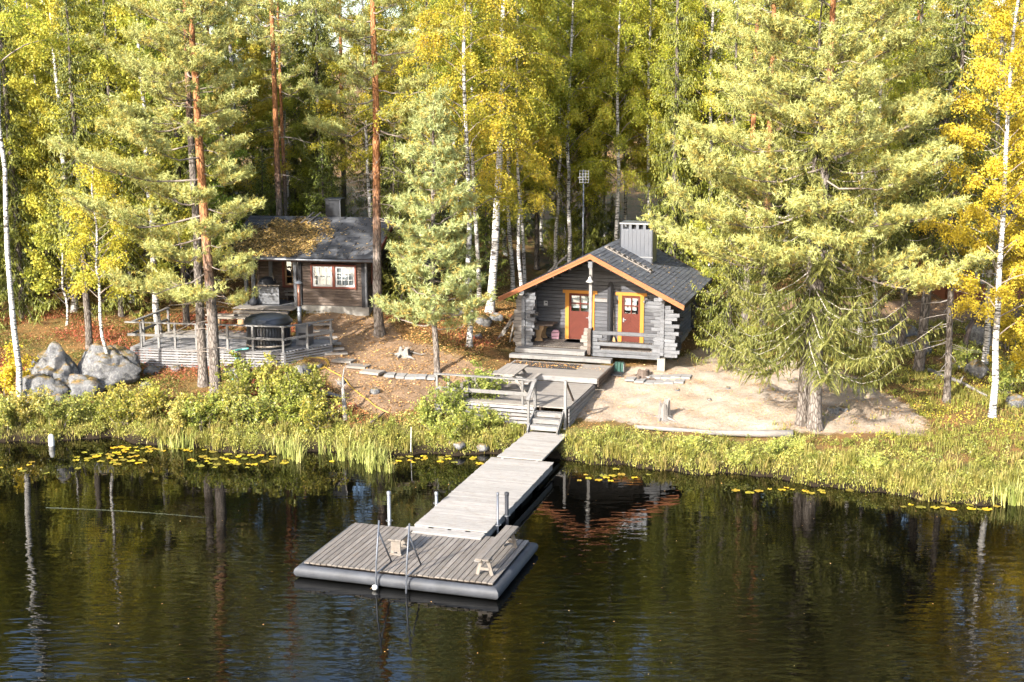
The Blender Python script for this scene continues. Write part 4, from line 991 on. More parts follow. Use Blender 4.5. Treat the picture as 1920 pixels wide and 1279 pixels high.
h_.beam('top_rail', (-7.95, -6.98, DZ+1.02), (-1.26, -6.98, DZ+1.02), 0.13, 0.045, 'rail'); h_.beam('mid_rail', (-7.85, -7.03, DZ+.52), (-1.32, -7.03, DZ+.52), 0.03, 0.10, 'rail')
h_.beam('top_rail', (-1.27, -7.0, DZ+1.022), (0.10, -5.08, DZ+1.022), 0.13, 0.045, 'rail'); h_.beam('mid_rail', (-1.27, -7.0, DZ+.52), (0.08, -5.1, DZ+.52), 0.03, 0.10, 'rail')
for yy in (-5.9, -4.6, -3.5): post(h_, -7.7, yy)
h_.beam('top_rail', (-7.7, -7.0, DZ+1.018), (-7.7, -3.4, DZ+1.018), 0.13, 0.045, 'rail'); h_.beam('mid_rail', (-7.74, -7.0, DZ+.52), (-7.74, -3.4, DZ+.52), 0.03, 0.10, 'rail')
for k in range(5): h_.beam('joist', (-7.6+k*1.5, -6.95, DZ-.11), (-7.6+k*1.5, -1.8, DZ-.11), 0.06, 0.16, 'log_brown')
tx, ty, tz = -2.30, -6.0, DZ+.02
o = Thing(FL, 'hot_tub', (tx, ty, tz), 'round black hot tub with domed lid behind the deck railing', 'hot tub')
o.mb(MB().lathe([(0.80, 0.0), (0.82, 0.1), (0.86, 0.85), (0.90, 0.93), (0.90, 0.98), (0.0, 0.98)], 40, (tx, ty, tz)), 'barrel', 'tub_black', True)
m = MB()
for k in range(44):
    w = 2*PI*k/44; m.box((tx+0.855*math.cos(w), ty+0.855*math.sin(w), tz+0.47), (0.03, 0.075, 0.86), w)
o.mb(m, 'staves', 'tub_black')
o.mb(MB().lathe([(0.97, 0.0), (0.985, 0.03), (0.97, 0.07), (0.90, 0.10), (0.86, 0.19), (0.72, 0.26), (0.40, 0.325), (0.15, 0.34), (0.0, 0.345)], 40, (tx, ty, tz+0.99)), 'lid', 'tub_black', True)
o.mb(MB().lathe([(0.895, 0.0), (0.905, 0.0), (0.905, 0.07), (0.895, 0.07)], 40, (tx, ty, tz+0.10)), 'band', 'pale_wood', True)
hx, hy = -1.20, -5.35
o = Thing(FL, 'tub_heater', (hx, hy, DZ), 'grey stove box of the hot tub with tall shiny flue pipe', 'heater')
o.mb(MB().box((hx+.20, hy-.05, DZ+0.42), (0.55, 0.6, 0.78)), 'stove', 'steel_grey'); 
o.cyl('flue', (hx-.05, hy+.12, DZ+.8), (hx-.05, hy+.12, DZ+1.55), 0.085, 'galv', 14); o.cyl('flue', (hx-.05, hy+.12, DZ+1.55), (hx-.05, hy+.12, DZ+2.45), 0.06, 'copper', 14)
o.mb(MB().lathe([(0.17, 0.0), (0.14, 0.035), (0.05, 0.09), (0.0, 0.10)], 14, (hx-.05, hy+.12, DZ+2.50)), 'cowl', 'galv', True)
o.mb(MB().box((hx+.20, hy-.36, DZ+.4), (0.3, 0.02, 0.3)), 'door', 'black_metal')
for lb, cx_, cy_, L_ in (('thick plank bench on two log stumps behind the hot tub', -5.35, -2.55, 1.5), ('second low log bench farther back by the porch steps', -6.0, -1.9, 1.3)):
    o = Thing(FL, 'log_bench', (cx_, cy_, DZ), lb, 'bench', 'log benches on the tub deck')
    o.beam('seat', (cx_-L_/2, cy_, DZ+.50), (cx_+L_/2, cy_+.05, DZ+.50), 0.34, 0.08, 'pale_wood', ch=0.02)
    for sg in (-1, 1): o.cyl('stump', (cx_+sg*L_*.36, cy_, DZ+.015), (cx_+sg*L_*.36, cy_, DZ+.46), 0.16, 'tan_wood', 12)
# wooden slab steps down from the brown cabin, then the slab path to the terrace
st = [(0.30, -3.0), (0.45, -3.55), (0.62, -4.1), (0.85, -4.65), (1.0, -5.15), (1.12, -5.6), (1.25, -6.05)]
for k, (x, y) in enumerate([(598, 612), (603, 624), (610, 637), (617, 648), (622, 658), (628, 667)]):
    p = gp(x, y); o = beam('step_plank', (0, 0, 0), (0.92, 0, 0), 0.30, 0.07, 'slab_wood'); o.location = (p[0]-.42, p[1], p[2]+.05); o.rotation_euler = (0, 0, R(rnd.uniform(4, 16)))
    tag(o, 'broad weathered plank step in the flight beside the tub deck', 'step', 'plank steps beside the tub deck', 'thing')
for k, (x, y) in enumerate([(645, 679), (672, 690), (698, 700), (731, 706), (751, 708), (771, 709), (790, 709), (808, 710)]):
    p = gp(x, y); s = (0.85, 0.55) if k < 3 else (0.40, 0.58)
    o = beam('path_slab', (-s[0]/2, 0, 0), (s[0]/2, 0, 0), s[1], 0.09, 'slab_wood' if k < 3 else 'slab'); o.location = (p[0], p[1], p[2]+.04)
    w = R(rnd.uniform(-4, 4) - (22 if k < 3 else 6)); o.rotation_euler = (rnd.uniform(-.03, .03), 0, w)
    o.location.x -= s[0]/2*math.cos(w); o.location.y -= s[0]/2*math.sin(w)
    if k < 3: tag(o, ('largest wooden slab of the path, next to the plank steps', 'middle wooden slab of the path below the plank steps', 'third wooden slab of the path before the small slabs')[k], 'path slab', 'slabs of the footpath', 'thing')
    else: tag(o, 'small square slab in the row leading to the terrace railing', 'path slab', 'slabs of the footpath', 'thing')
# hoses
def hose(name, pts, r, mat, label, cat, lift=0.03, snap=True):
    P = []
    for p in pts: P.append(Vector(p))
    S = []
    for i in range(len(P)-1):
        a, b, c_, d = P[max(i-1, 0)], P[i], P[i+1], P[min(i+2, len(P)-1)]
        for k in range(6):
            u = k/6; S.append(0.5*((2*b) + (c_-a)*u + (2*a-5*b+4*c_-d)*u*u + (3*b-a-3*c_+d)*u**3))
    S.append(P[-1])
    base = S[0].copy(); o = MB().tube([s - base for s in S], r, 7).build(name, mat, None, True); o.location = base
    return tag(o, label, cat)
pts = []
for k in range(15): w = k/14*4*PI; q = gp(592, 683); pts.append((q[0]+0.55*math.cos(w)*(1-.02*k), q[1]+0.75*math.sin(w)*(1-.02*k), 0))
pts += [gp(*q) for q in ((608, 690), (625, 700), (645, 712), (655, 725), (670, 738), (690, 752), (705, 766), (730, 778))]
hose('garden_hose', [(p[0], p[1], G(p[0], p[1])+0.04) for p in pts], 0.02, 'hose_yellow', 'yellow garden hose coiled by the deck and trailing to the shore', 'hose')
q0 = FL.W(-2.7, -7.2, DZ+.15)
q1 = FL.W(-3.35, -7.25, DZ+.02); q2 = gp(445, 690); q3 = gp(436, 715)
hose('drain_hose', [q0, q1, (q2[0]+.15, q2[1]-.2, 1.7), (q2[0], q2[1], G(*q2[:2])+.5), (q3[0], q3[1], G(*q3[:2])+.03)], 0.035, 'hose_teal', 'turquoise drain hose hanging over the slatted deck edge', 'hose')

# ================================================================== far red cabin on the right edge
FF = Frame(20.6, 59.5, -8)
c = Thing(FF, 'red_cabin', (2, 3, 2.4), 'red brown cabin half hidden behind the yellow birch', 'cabin')
gz = G(20.6, 59.5)
x = 0.0
while x < 6.0:
    if not (1.15 < x+.07 < 2.2): c.beam('wall_board', (x+.07, 0, gz), (x+.07, 0, gz+2.7), 0.03, 0.136, 'board_red', up=(1, 0, 0))
    else: c.beam('wall_board', (x+.07, 0, gz), (x+.07, 0, gz+0.85), 0.03, 0.136, 'board_red', up=(1, 0, 0)); c.beam('wall_board', (x+.07, 0, gz+2.15), (x+.07, 0, gz+2.7), 0.03, 0.136, 'board_red', up=(1, 0, 0))
    x += 0.142
window(c, 'window', 1.2, 2.2, gz+0.95, gz+2.05, 0.0, 'slab', 'white', 3, 3, 0.10, None)
c.mb(MB().box((3, 3.0, gz+1.3), (5.9, 4.9, 2.55)), 'side_walls', 'board_red')
c.mb(MB().extrude([(-0.8, gz+2.55), (2.7, gz+4.3), (6.2, gz+2.55), (6.2, gz+2.43), (2.7, gz+4.17), (-0.8, gz+2.43)], 'x', -0.5, 6.5), 'roof', 'felt')
for xx in (-0.02, 6.0): c.beam('corner_board', (xx, -0.03, gz), (xx, -0.03, gz+2.6), 0.03, 0.14, 'white', up=(1, 0, 0))
# ================================================================== vegetation generators
def rn(seed): return np.random.default_rng(seed)
def unit(v): return v/np.maximum(np.linalg.norm(v, axis=-1, keepdims=True), 1e-9)

class Wood:
    """many tapered tubes as one mesh"""
    def __init__(s): s.v, s.f, s.n = [], [], 0
    def tube(s, pts, rad, k=5):
        pts = np.asarray(pts, float); m = len(pts)
        d = np.gradient(pts, axis=0); d = unit(d)
        ref = np.where(np.abs(d[:, 2:3]) < 0.9, np.array([[0, 0, 1.]]), np.array([[1., 0, 0]]))
        a = unit(np.cross(d, ref)); b = np.cross(a, d)
        w = np.arange(k)*2*PI/k
        ring = pts[:, None, :] + (a[:, None, :]*np.cos(w)[None, :, None] + b[:, None, :]*np.sin(w)[None, :, None])*np.asarray(rad, float)[:, None, None]
        i = np.arange(m-1)[:, None]*k; j = np.arange(k)[None, :]
        q = np.stack([i+j, i+(j+1) % k, i+k+(j+1) % k, i+k+j], -1).reshape(-1, 4) + s.n
        s.v.append(ring.reshape(-1, 3)); s.f.append(q); s.n += m*k
    def mesh(s, name, mat):
        V = np.concatenate(s.v); Q = np.concatenate(s.f)
        me = bpy.data.meshes.new(name)
        me.vertices.add(len(V)); me.vertices.foreach_set('co', V.astype(np.float32).ravel())
        me.loops.add(Q.size); me.loops.foreach_set('vertex_index', Q.astype(np.int32).ravel())
        me.polygons.add(len(Q)); me.polygons.foreach_set('loop_start', np.arange(0, Q.size, 4, dtype=np.int32))
        me.polygons.foreach_set('use_smooth', np.ones(len(Q), bool))
        me.materials.append(M[mat]); me.update(calc_edges=True); return me

def kites(c, d, n, ln, wd):
    """leaf quads: centre c, axis d, normal-ish n, length, width"""
    s = unit(np.cross(d, n)); ln = ln[:, None]; wd = wd[:, None]
    return np.stack([c - d*ln*.5, c + s*wd*.5 - d*ln*.05, c + d*ln*.5, c - s*wd*.5 - d*ln*.05], 1)
def blades(b, d, n, ln, wd):
    s = unit(np.cross(d, n))*wd[:, None]*.5
    return np.stack([b - s, b + s, b + d*ln[:, None]], 1)
def rsph(rg, n): return unit(rg.normal(size=(n, 3)))

def trunk_path(rg, H, lean=0.0, wob=0.12, n=14, bend=None):
    t = np.linspace(0, 1, n)
    x = np.cumsum(rg.normal(0, wob/n**.5, n)); y = np.cumsum(rg.normal(0, wob/n**.5, n))
    x -= x[0]; y -= y[0]
    p = np.stack([x, y, t*H], 1)
    if bend is not None: p[:, 0] += np.interp(t, bend[0], bend[1])
    return p
def trunk_at(P, H, h): return np.array([np.interp(h*H, P[:, 2], P[:, k]) for k in range(3)])

def make_trunk(P, r0, r1, mat, flare=1.35, k=10, pw=0.85):
    w = Wood(); n = len(P); t = np.linspace(0, 1, n)
    r = r1 + (r0-r1)*(1-t)**pw
    P2 = np.concatenate([[P[0] + (0, 0, -0.35)], [P[0]], [P[0]*.75+P[1]*.25], P[1:]])
    r2 = np.concatenate([[r0*flare*1.15], [r0*flare], [r0*1.06], r[1:]])
    w.tube(P2, r2, k); return w.mesh('trunk', mat)

def birch(seed, H, cb, Rm, r0, nb=46, leaf=0.095, nleaf=26000, mat='leaf_birch', droop=0.5, bend=None, tintlo=0.0, tinthi=1.0, twig='twig'):
    rg = rn(seed); P = trunk_path(rg, H, wob=0.22, bend=bend); w = Wood(); tips = []; wts = []; tt = []
    for i in range(nb):
        t = (i+.5)/nb; h = cb + (0.97-cb)*t
        prof = (0.55 + 0.75*math.sin(PI*min(1, 0.25+t*0.75)))*(1-t)**0.35
        L = Rm*prof*rg.uniform(.65, 1.15); az = i*2.39996 + rg.uniform(-.4, .4); el = R(rg.uniform(35, 62))
        b = trunk_at(P, H, h); u = np.linspace(0, 1, 6)
        hz = L*u*math.cos(el)**.6; zz = L*(math.sin(el)*u - droop*0.75*u**2.2)
        pth = b + np.stack([hz*math.cos(az), hz*math.sin(az), zz], 1) + rg.normal(0, .04, (6, 3))*u[:, None]*L**.5
        w.tube(pth, 0.006 + 0.018*L/Rm*(1-u)*(1.2-t), 4)
        ct = rg.uniform(0, 1)
        for k in range(int(5 + L*4)):
            q = rg.uniform(.25, 1)**.8; s0 = np.array([np.interp(q, u, pth[:, j]) for j in range(3)])
            a2 = az + rg.uniform(-1.3, 1.3); l2 = rg.uniform(.3, .95)*(1.25-q*.5)*(Rm/2.4)**.5; v = np.linspace(0, 1, 4)
            sub = s0 + np.stack([l2*v*math.cos(a2)*.8, l2*v*math.sin(a2)*.8, l2*(0.35*v - droop*1.5*v*v)], 1)
            w.tube(sub, 0.006*(1-v*.7), 3)
            tips.append(sub); wts.append(l2); tt.append(ct*.5 + rg.uniform(0, 1)*.5)
    tips = np.array(tips); wts = np.array(wts); wts /= wts.sum(); tt = np.array(tt)
    idx = rg.choice(len(tips), nleaf, p=wts); q = rg.uniform(.15, 1.05, nleaf)*3
    i0 = np.minimum(q.astype(int), 2); f = (q-i0)[:, None]
    c = tips[idx, i0]*(1-f) + tips[idx, i0+1]*f + rg.normal(0, .10, (nleaf, 3))
    d = unit(rsph(rg, nleaf)*.9 + np.array([0, 0, -.6])); n = unit(rsph(rg, nleaf) + np.array([0, 0, .5]))
    ti = np.clip(tintlo + (tinthi-tintlo)*(tt[idx]*.55 + rg.uniform(0, 1, nleaf)*.45), 0, 1)
    s = rg.uniform(.7, 1.2, nleaf)*leaf
    return {'trunk': make_trunk(P, r0, 0.02, 'birch_bark'), 'branches': w.mesh('branches', twig), 'crown': poly_mesh('crown', kites(c, d, n, s, s*.78), mat, ti)}

def spruce(seed, H, cb, Rm, r0, mat='needle_spruce', nwh=30, per=6, droop=1.0, fine=1.0, bark='spruce_bark', twig='twig_dark', pw=0.8, dens=1.0, dead=0):
    rg = rn(seed); P = trunk_path(rg, H, wob=0.08); w = Wood(); C, D, N, Ls, Wd, T = [], [], [], [], [], []
    for i in range(nwh):
        t = (i + rg.uniform(0, .6))/nwh; h = cb + (0.985-cb)*t
        for j in range(per):
            L = Rm*((1-t)**pw*.96+.04)*rg.uniform(.6, 1.12)
            if rg.uniform() < .08: L *= .4
            az = i*1.1 + j*2*PI/per + rg.uniform(-.3, .3); b = trunk_at(P, H, min(h + rg.uniform(-.5, .5)/nwh, .99)); u = np.linspace(0, 1, 6)
            sl = -0.30*droop*(1-t) + 0.35*t
            zz = L*(sl*u*1.2 - .35*droop*np.sin(u*PI*.8)*(1-t*.7) + .30*u**3*(1-t*.5))
            pth = b + np.stack([L*u*math.cos(az), L*u*math.sin(az), zz], 1)
            pth[1:, :] += rg.normal(0, .03, (5, 3))
            w.tube(pth, (0.022*L/Rm+.006)*(1-u*.85), 4)
            ns = max(4, int(L/(.105/fine*1.0)*dens)); tb = rg.uniform()
            for k in range(ns):
                q = (k+.5)/ns; q = .08 + .92*q
                s0 = np.array([np.interp(q, u, pth[:, m]) for m in range(3)])
                for sg in (-1, 1):
                    a2 = az + sg*R(rg.uniform(40, 75)); l2 = (.14 + .32*math.sin(PI*min(1, .15+q*.8)))*(L/2.2)**.5*rg.uniform(.5, 1.3)
                    m = 4; v = (np.arange(m)+.5)/m
                    out = 0.75/(0.6+droop*.5)
                    p = s0 + np.stack([l2*v*math.cos(a2)*out, l2*v*math.sin(a2)*out, -l2*droop*(.25*v + .75*v*v)], 1)
                    dd = np.stack([np.full(m, math.cos(a2)*out), np.full(m, math.sin(a2)*out), -droop*(.25 + 1.5*v)], 1)
                    dd = unit(dd + rg.normal(0, .28, (m, 3)))
                    C.append(p); D.append(dd); N.append(rsph(rg, m)*.8 + np.array([0, 0, .7]))
                    Ls.append(np.full(m, l2/m*2.0)*rg.uniform(.8, 1.3, m)); Wd.append(rg.uniform(.045, .08, m)*(1.15-v*.6)/fine**.5)
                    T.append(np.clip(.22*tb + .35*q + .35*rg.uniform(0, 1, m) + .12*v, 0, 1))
    for _ in range(dead):
        h = rg.uniform(.06, cb); az = rg.uniform(0, 2*PI); L = rg.uniform(.5, 1.6); b = trunk_at(P, H, h); u = np.linspace(0, 1, 4)
        w.tube(b + np.stack([L*u*math.cos(az), L*u*math.sin(az), -.25*L*u], 1) + rg.normal(0, .05, (4, 3))*u[:, None], .014*(1-u*.8), 3)
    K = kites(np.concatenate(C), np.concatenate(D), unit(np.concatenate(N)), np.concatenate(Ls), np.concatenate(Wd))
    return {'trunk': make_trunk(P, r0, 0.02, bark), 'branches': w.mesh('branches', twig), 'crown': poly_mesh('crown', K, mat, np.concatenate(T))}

def pine(seed, H, cb, Rm, r0, nb=44, prof=None, bias=None, el0=8, el1=48, mat='needle_pine', bark='pine_bark', npuff=1.0, blade=(.13, .027), K=17, dead=0, bend=None, twig='twig', subl=1.0, gold=.25, dens=1.0):
    rg = rn(seed); P = trunk_path(rg, H, wob=0.10, bend=bend); w = Wood(); C, A, T = [], [], []
    prof = prof or (lambda t: (.62 + .55*math.sin(PI*min(1, .2+t*.8)))*(1-t)**.42)
    for i in range(nb):
        t = (i+.5)/nb; h = cb + (0.975-cb)*t; az = i*2.39996 + rg.uniform(-.35, .35)
        L = Rm*prof(t)*rg.uniform(.68, 1.12)*(bias(az, t) if bias else 1)
        if L < .25: continue
        el = R(el0 + (el1-el0)*t**1.3 + rg.uniform(-8, 8)); b = trunk_at(P, H, h); u = np.linspace(0, 1, 7)
        crv = rg.normal(0, .16)
        zz = L*(math.tan(el)*.75*u - .20*np.sin(PI*u*.9)*(1-t) + .10*u*u)
        pth = b + np.stack([L*u*np.cos(az+crv*u), L*u*np.sin(az+crv*u), zz], 1); pth[1:] += rg.normal(0, .035*L**.5, (6, 3))
        w.tube(pth, (.012+.030*(L/Rm)*(1.1-t*.5))*(1-u*.82), 5)
        for k in range(int((4 + L*4.6)*npuff)):
            q = .22 + .78*rg.uniform()**.75; s0 = np.array([np.interp(q, u, pth[:, m]) for m in range(3)])
            a2 = az + rg.choice([-1, 1])*R(rg.uniform(15, 75)); l2 = subl*(.30 + .30*L*(1.12-q))*rg.uniform(.55, 1.2); v = np.linspace(0, 1, 4)
            sub = s0 + np.stack([l2*v*math.cos(a2), l2*v*math.sin(a2), l2*(.12*v + .28*v*v + math.tan(el)*.35*v)], 1); sub[1:] += rg.normal(0, .04, (3, 3))
            w.tube(sub, .010*(1.1-v*.8)*(.6+.4*l2), 4)
            for m in range(int((4 + l2*9)*dens)):
                z = rg.uniform(.30, 1.0) if m % 3 else 1.0
                c = np.array([np.interp(z, v, sub[:, j]) for j in range(3)]) + rg.normal(0, 1, 3)*np.array([.13, .13, .07])*(.7+.5*l2) + np.array([0, 0, .05])
                ax = np.array([math.cos(a2), math.sin(a2), .9]) + rg.normal(0, .55, 3)
                C.append(c); A.append(ax); T.append(z)
    for _ in range(dead):
        h = rg.uniform(cb*.45, cb*1.15); az = rg.uniform(0, 2*PI); L = rg.uniform(.5, 2.0); b = trunk_at(P, H, h); u = np.linspace(0, 1, 5)
        pth = b + np.stack([L*u*math.cos(az), L*u*math.sin(az), L*(.05*u-.25*u*u)], 1) + rg.normal(0, .07, (5, 3))*u[:, None]
        w.tube(pth, .018*(1-u*.8), 4)
        for k in range(3):
            s0 = pth[rg.integers(2, 4)]; e = s0 + rg.normal(0, .28, 3); w.tube([s0, (s0+e)/2+rg.normal(0, .03, 3), e], [.008, .006, .003], 3)
    C = np.array(C); A = unit(np.array(A)); T = np.array(T); n = len(C)
    pt = rg.uniform(0, 1, n)*.5 + .5*T
    pt = np.where(rg.uniform(0, 1, n) < gold, pt*.25, pt)
    C2 = np.repeat(C, K, 0); A2 = np.repeat(A, K, 0); s = rg.uniform(-.35, .5, n*K)
    base = C2 + A2*(s*blade[0]*2.4)[:, None]; d = unit(A2*.5 + rsph(rg, n*K)); ln = blade[0]*rg.uniform(.7, 1.25, n*K); wd = blade[1]*rg.uniform(.7, 1.3, n*K)
    tt = np.clip(np.repeat(pt, K)*.8 + rg.uniform(0, .2, n*K) + .08*(s > .2), 0, 1)
    return {'trunk': make_trunk(P, r0, 0.03, bark, pw=.75), 'branches': w.mesh('branches', twig), 'crown': poly_mesh('crown', blades(base, d, rsph(rg, n*K), ln, wd), mat, tt)}

TREES = []
def plant(name, meshes, loc, rot=0.0, scale=1.0, label=None, cat='tree', group=None, color=(1, 1, 1), tilt=(0, 0)):
    o = bpy.data.objects.new(name, None); o.empty_display_size = 0.3; o.location = loc
    o.rotation_euler = (tilt[1], tilt[0], rot)
    o.scale = scale if isinstance(scale, (tuple, list)) else (scale,)*3
    link(o); tag(o, label, cat, group)
    for k, me in meshes.items():
        c = bpy.data.objects.new(k, me); c.color = (*color, 1) if k in ('crown', 'foliage') else (1, 1, 1, 1); link(c, o)
        if k != 'trunk': c['kind'] = 'stuff'
    TREES.append((loc[0], loc[1])); return o

# ------------------------------------------------------------------ hero trees, standing where the photograph shows them
g = gp(405, 742); g = (g[0], g[1], G(g[0], g[1]))
def biasL(az, t):
    k = math.cos(az - PI*1.02); return .62 + .62*max(0, k) - .24*max(0, -k)*(1-t)
plant('scots_pine', pine(11, 18.5, .19, 4.3, .215, nb=56, bias=biasL, el0=2, el1=40, bend=([0, .5, 1], [0, -.25, -.35]), prof=lambda t: (1.08-.50*t)*(1-t)**.22, npuff=1.35, dead=14, K=17, gold=.32, bark='pine_bark'),
      g, 0, 1, 'tall orange barked pine with long low boughs left of the hot tub', 'pine tree')
g = gp(382, 722)
plant('scots_pine', pine(12, 19.0, .50, 2.4, .185, nb=30, dead=12, bark='pine_bark_low', el0=10, K=17), g, 1.0, 1, 'grey trunked pine close behind the orange barked pine by the deck', 'pine tree')
g = gp(712, 628)
plant('scots_pine', pine(13, 20.0, .42, 3.1, .20, nb=36, dead=26, bend=([0, .5, 1], [0, .0, -.08]), el0=4, K=17, npuff=1.2), g, .4, 1, 'straight orange pine in front of the brown cabin corner', 'pine tree')
g = gp(820, 702)
plant('young_pine', pine(14, 10.6, .17, 2.15, .12, nb=62, prof=lambda t: (1-t)**.75*.98+.06, el0=14, el1=62, mat='needle_young', bark='pine_bark_low', npuff=1.0, blade=(.17, .032), K=15, subl=.75, gold=.24), g, 0, 1, 'young bluish pine standing alone between the two cabins', 'pine tree')
g = gp(1527, 804)
def biasR(az, t): return 1.0 + .15*math.cos(az - PI)
plant('scots_pine', pine(15, 17.5, .33, 5.2, .24, nb=64, bias=biasR, el0=1, el1=40, prof=lambda t: (1.0-.28*t)*(1-t)**.30, npuff=1.45, dead=10, bark='pine_bark_low', K=17, gold=.3), g, .6, 1, 'broad sunlit pine towering over the sandy yard', 'pine tree')
g = gp(1503, 797)
plant('hanging_spruce', spruce(16, 14.5, .20, 4.2, .19, 'needle_spruce_lit', nwh=27, per=7, droop=.72, fine=1.35, twig='twig_grey', pw=.9, dead=8), g, .3, 1, 'light green spruce with drooping boughs beside the sandy yard', 'spruce tree')

# ------------------------------------------------------------------ tree kinds reused as individuals
BI = [birch(21, 19, .27, 2.9, .115, nb=54, leaf=.083, nleaf=44000, droop=.85), birch(22, 20, .34, 2.7, .105, nb=52, leaf=.083, nleaf=42000, droop=.65, tinthi=.9), birch(23, 18, .20, 3.1, .115, nb=60, leaf=.083, nleaf=44000, droop=.55)]
BY = birch(24, 17, .16, 2.5, .12, nb=60, leaf=.075, nleaf=50000, mat='leaf_yellow', droop=.5)
BS = birch(25, 8.5, .36, 1.5, .075, nb=30, leaf=.085, nleaf=9000, mat='leaf_birch', tintlo=.45, droop=.45)
AS = [birch(26, 17, .14, 2.9, .16, nb=60, leaf=.11, nleaf=30000, mat='leaf_green', droop=.3, tintlo=.2, twig='twig_dark'), birch(27, 15, .10, 2.6, .13, nb=56, leaf=.11, nleaf=26000, mat='leaf_green', droop=.35, tintlo=.15, twig='twig_dark')]
SP = [spruce(31, 20, .05, 2.6, .17, nwh=40, per=6, fine=1.05), spruce(32, 18, .08, 2.3, .16, nwh=36, per=6, fine=1.05, droop=1.2), spruce(33, 16, .30, 2.2, .15, nwh=30, per=6, fine=1.05, dead=24)]
SS = spruce(34, 6, .03, 1.6, .07, nwh=24, per=6, fine=1.0, droop=.6)
PN = [pine(41, 20, .55, 2.5, .18, nb=28, dead=14, K=10, dens=.7, blade=(.17, .038)), pine(42, 19, .50, 2.3, .16, nb=28, dead=14, K=10, dens=.7, blade=(.17, .038))]
RW = birch(28, 5.0, .12, 1.5, .05, nb=26, leaf=.12, nleaf=5000, mat='leaf_green', droop=.2, tintlo=.25, twig='twig_dark')

# birches and trunks one can point at
def ptree(name, mesh, px, py, top=None, label='', cat='birch tree', sc=1.0, rot=None, color=(1, 1, 1), group=None, tilt=(0, 0)):
    x, y, z = gp(px, py)
    return plant(name, mesh, (x, y, z-.05), random.Random(px).uniform(0, 6.28) if rot is None else rot, sc, label, cat, group, color, tilt)
ptree('birch', birch(51, 19, .62, 2.4, .115, nb=26, nleaf=12000, droop=.6, mat='leaf_birch'), 36, 762, label='slender white birch at the left edge rising from the shore shrubs', tilt=(R(-2.2), 0))
ptree('birch', BS, 213, 724, label='thin leaning birch with yellow leaves in front of the big boulders', tilt=(R(-4.0), 0), sc=(1, 1, 1.05))
ptree('birch', birch(52, 20.5, .38, 3.0, .20, nb=50, nleaf=30000, droop=.8, bend=([0, .15, .3, .6, 1], [0, .25, .40, .55, .9])), 918, 587, label='thick curving white birch left of the grey cabin', rot=0)
ptree('birch', BI[1], 899, 560, label='birch just behind the thick curving one left of the grey cabin')
ptree('birch', BI[0], 962, 545, label='slim birch right behind the trestle at the left cabin corner', sc=.95)
ptree('birch', BI[1], 984, 540, label='second slim birch right of the curving one, over the left roof edge', sc=.9)
def far(name, mesh, x, y, label, cat='birch tree', group=None, sc=1.0, rot=None, color=(1, 1, 1), tilt=(0, 0)):
    return plant(name, mesh, (x, y, G(x, y)-.05), random.Random(int(x*100)).uniform(0, 6.28) if rot is None else rot, sc, label, cat, group, color, tilt)
def X(px, y): return (px-960)/FPX*(y*_cp + 8*_sp)
far('birch', BI[2], X(1042, 66), 66, 'white birch trunk halfway between the curving birch and the aerial', sc=.95)
far('birch', BI[0], X(1158, 63), 63, 'white birch directly behind the cabin chimney', sc=1.0, tilt=(R(.5), 0))
far('birch', BI[1], X(1168, 68), 68, 'second birch close behind the one at the chimney', sc=.95)
far('birch', BI[1], X(1222, 64), 64, 'white birch just right of the chimney', sc=1.0)
far('birch', BI[2], X(1238, 70), 70, 'paler birch farther back right of the chimney', sc=.95)
far('scots_pine', PN[0], X(524, 64), 64, 'orange pine rising behind the brown cabin roof', 'pine tree', sc=1.0)
far('scots_pine', PN[1], X(538, 68), 68, 'thinner orange pine next to it behind the brown cabin roof', 'pine tree', sc=(.75, .75, .9))
ptree('spruce', SP[2], 168, 655, label='grey spruce trunk behind the gap of the two boulders', cat='spruce tree', sc=(1, 1, 1))
ptree('spruce', SP[2], 350, 610, label='grey spruce trunk behind the left part of the tub deck', cat='spruce tree', sc=(.95, .95, 1.05))
ptree('spruce', SP[2], 1722, 698, label='sunlit leaning spruce trunk on the mossy slope at the right', cat='spruce tree', sc=(1.35, 1.35, 1.1), tilt=(R(3.0), 0))
ptree('spruce', spruce(35, 18, .38, 2.1, .13, nwh=26, per=6, dead=40, twig='twig_grey'), 1775, 754, label='thin grey spruce trunk in front of the leaning one', cat='spruce tree', tilt=(R(1.0), 0))
ptree('birch', BY, 1860, 782, label='golden yellow birch with white trunk at the right edge', sc=(1, 1, 1))
ptree('birch', BY, 1846, 685, label='golden birch behind the one at the right edge', sc=(1, 1, 1.1))
ptree('birch', BY, 1950, 700, label='golden birch cut off by the right picture edge', sc=(1.05, 1.05, 1.0))
ptree('birch', BI[1], 1640, 660, label='pale birch trunk seen under the drooping spruce boughs', sc=1.0)
ptree('birch', BI[0], 1612, 640, label='thinner trunk left of the pale birch under the spruce boughs', sc=.9)
ptree('spruce', SP[2], 1690, 655, label='dark trunk behind the leaning spruce by the track', cat='spruce tree', sc=1.0)
ptree('rowan', RW, 1330, 600, label='yellow green rowan sapling behind the right cabin eave', cat='sapling', sc=1.1)

for px, y_, s_, lb in ((752, 57.5, .95, 'young spruce close to the right end of the brown cabin'), (775, 59.5, 1.25, 'taller young spruce between the brown cabin and the young pine'), (742, 61.5, 1.3, 'young spruce behind the right roof end of the brown cabin'), (800, 62, 1.4, 'young spruce behind the young bluish pine')): far('young_spruce', SS, X(px, y_), y_, lb, 'young spruce', sc=s_)
